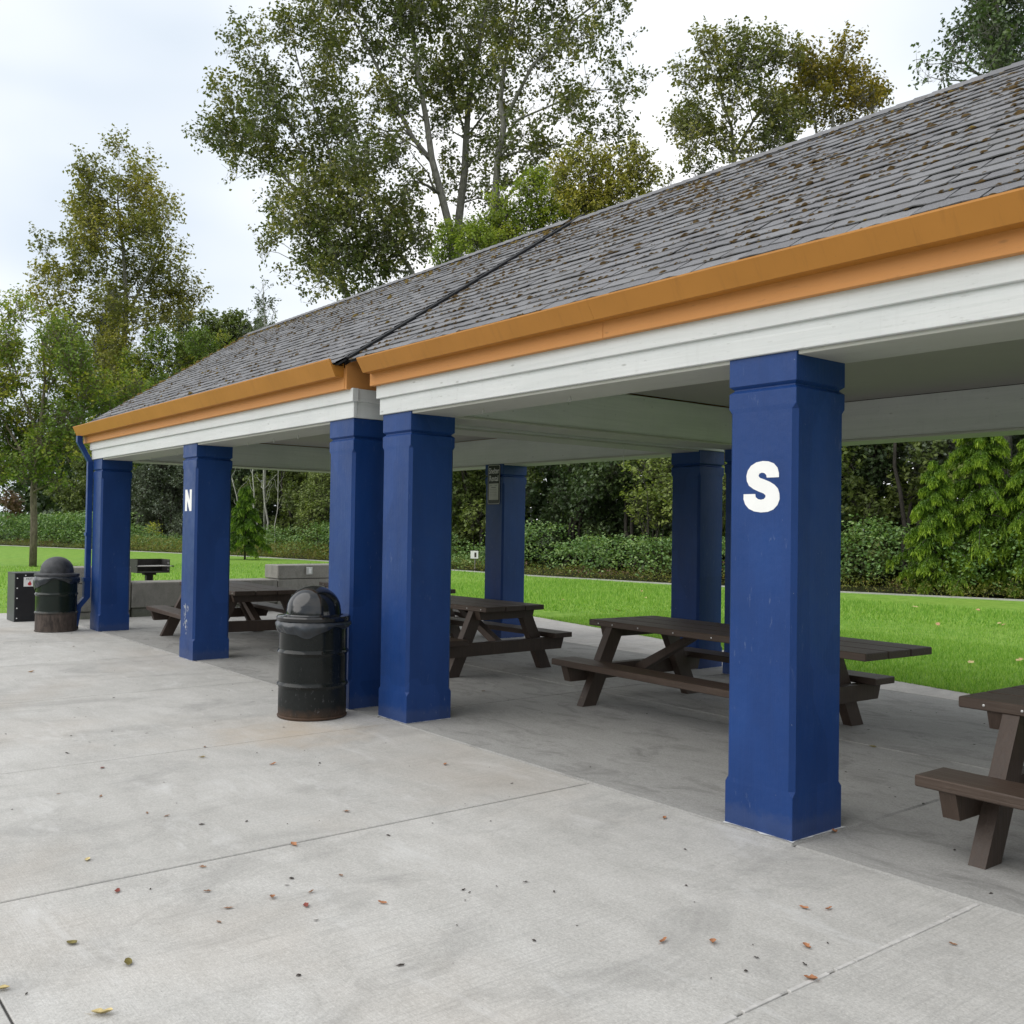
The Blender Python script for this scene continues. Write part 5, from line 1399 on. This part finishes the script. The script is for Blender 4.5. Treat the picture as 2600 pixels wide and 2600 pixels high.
growth('weeds', 'yellow green weeds and ground cover just behind the kerb', 'weeds', 42000, (.28, 1.2), (.14, .55), .075, 'weeds', 123, .15, .99, up=.4, aspect=.35)
growth('tall_weeds', 'yellowish tall weeds in the bay right of the N column', 'weeds', 9000, (.4, 1.6), (.55, .95), .12, 'weeds', 126, .58, .76, up=.1, aspect=.22, tint=(.15, 1.1))
growth('dead_canes', 'brown dead bramble canes low along the kerb', 'brambles', 9000, (.55, 1.2), (.3, .75), .09, 'dead', 124, .15, .99, mask=lambda t, r: vnoise(t * .7, 9) > .60, rad=.14)
# far wood closing the view behind the individual trees
r = np.random.RandomState(130); n = 90000
s = r.uniform(.10, .995, n); P, nn, t = along(s); o = r.uniform(10.5, 16, n)
z = r.rand(n) * (6.5 + 3 * vnoise(t * .3, 5))
X = np.stack([P[:, 0] + nn[:, 0] * o, P[:, 1] + nn[:, 1] * o, z], 1)
V, F = leaf_quads(X, .5, r, .3, .7)
tag(link('distant_wood', mesh_np('distant_wood', V, F, M['dark'], tint=np.clip(r.rand(n) * .7, 0, 1))), 'dark mass of woodland behind the edge trees', 'woodland', kind='stuff')

# unseen wood on the other sides, added to dim low sky on the column sides
r = np.random.RandomState(131); n = 30000
a = r.uniform(R(-75), R(215), n); rad_ = r.uniform(62, 78, n); z = r.rand(n) * (8 + 5 * vnoise((a + 3) * 12, 6))
X = np.stack([-8 + rad_ * np.cos(a - R(70)), rad_ * np.sin(a - R(70)) - 4, z], 1)
X = X[(X[:, 1] < 20) & ~((X[:, 0] < -40) & (X[:, 1] > -12))]
V, F = leaf_quads(X, 1.1, r, .3, .7)
tag(link('unseen_treeline', mesh_np('unseen_treeline', V, F, M['dark'], tint=np.clip(r.rand(len(X)) * .8, 0, 1))), 'unseen line of trees added round the far sides of the park to block low sky', 'woodland', kind='stuff')

# grass blades on the part of the lawn that shows between the columns
r = np.random.RandomState(140)
def lawn_pts(n, x0, x1, y0, y1):
    X = np.stack([r.uniform(x0, x1, n), r.uniform(y0, y1, n)], 1)
    ex = np.interp(X[:, 0], [e[0] for e in EDGE[::-1]], [e[1] for e in EDGE[::-1]])
    kx = np.interp(X[:, 0], [e[0] for e in KERB[::-1]], [e[1] for e in KERB[::-1]])
    k = ((X[:, 1] > ex + .0) | (X[:, 0] < -19.62)) & (X[:, 1] < kx) & ~((X[:, 0] > -18.42) & (X[:, 1] < ex))
    k &= ~((X[:, 0] < -17.75) & (X[:, 0] > -18.5) & (X[:, 1] < 12.3))
    return X[k]
G = np.concatenate([lawn_pts(70000, -14, 1, 9.8, 15), lawn_pts(60000, -24, -2, 13, 22), lawn_pts(22000, -40, -18.5, 1, 22), lawn_pts(9000, -14, 0, 9.8, 11.6)])
ge = r.uniform(0, 1, 9000); ex_ = -18.3 + ge * 22; GE = np.stack([ex_, np.interp(ex_, [e[0] for e in EDGE[::-1]], [e[1] for e in EDGE[::-1]]) + np.abs(r.normal(0, .035, 9000)) - .02], 1)
G = np.concatenate([G, GE])
ng = len(G); hgt = r.uniform(.035, .075, ng) * np.where(np.hypot(G[:, 0], G[:, 1]) > 22, 1.5, 1); a = r.uniform(0, 6.28, ng); w = r.uniform(.004, .008, ng) * np.where(np.hypot(G[:, 0], G[:, 1]) > 20, 2.2, 1)
base = np.stack([G[:, 0], G[:, 1], np.full(ng, -.016)], 1); dx = np.stack([np.cos(a), np.sin(a), np.zeros(ng)], 1); ln = r.normal(size=(ng, 3)) * .02; ln[:, 2] = 0
V = np.stack([base - dx * w[:, None], base + dx * w[:, None], base + ln + np.array([0, 0, 1]) * hgt[:, None]], 1).reshape(-1, 3)
tag(link('lawn_grass', mesh_np('lawn_grass', V, np.arange(ng * 3).reshape(-1, 3), M['blade'], tint=r.rand(ng))), 'short bright green grass blades covering the lawn', 'grass', kind='stuff')

# ------------------------------------------------------------------ parked car far off at the left
g = gpt(42, 92)
cr_ = thing('parked_car', 'white parked car far off at the left, mostly behind the brambles', 'car', (g[0], g[1], 0), R(60), local=True)
b = MB(); b.prism([(-2.2, .35), (2.2, .35), (2.25, .75), (2.1, .95), (1.1, 1.05), (.6, 1.5), (-1.3, 1.52), (-1.9, 1.05), (-2.25, .95)], 1, -.86, .86); b.build('body', M['car_paint'], cr_)
for sg in (-1, 1):
    b = MB(); b.add([(1.0, sg * .863, 1.06), (.55, sg * .863, 1.45), (-1.25, sg * .863, 1.46), (-1.75, sg * .863, 1.06)], [(0, 1, 2, 3)]); b.build('window', M['glass'], cr_)
    for xw in (-1.4, 1.4):
        b = MB(); b.lathe([(.2, -.1), (.33, -.1), (.33, .1), (.2, .1)], (0, 0, 0), 20); o = b.build('wheel', M['tyre'], cr_, origin=(0, 0, 0)); o.location = (xw, sg * .8, .33); o.rotation_euler = (PI / 2, 0, 0)
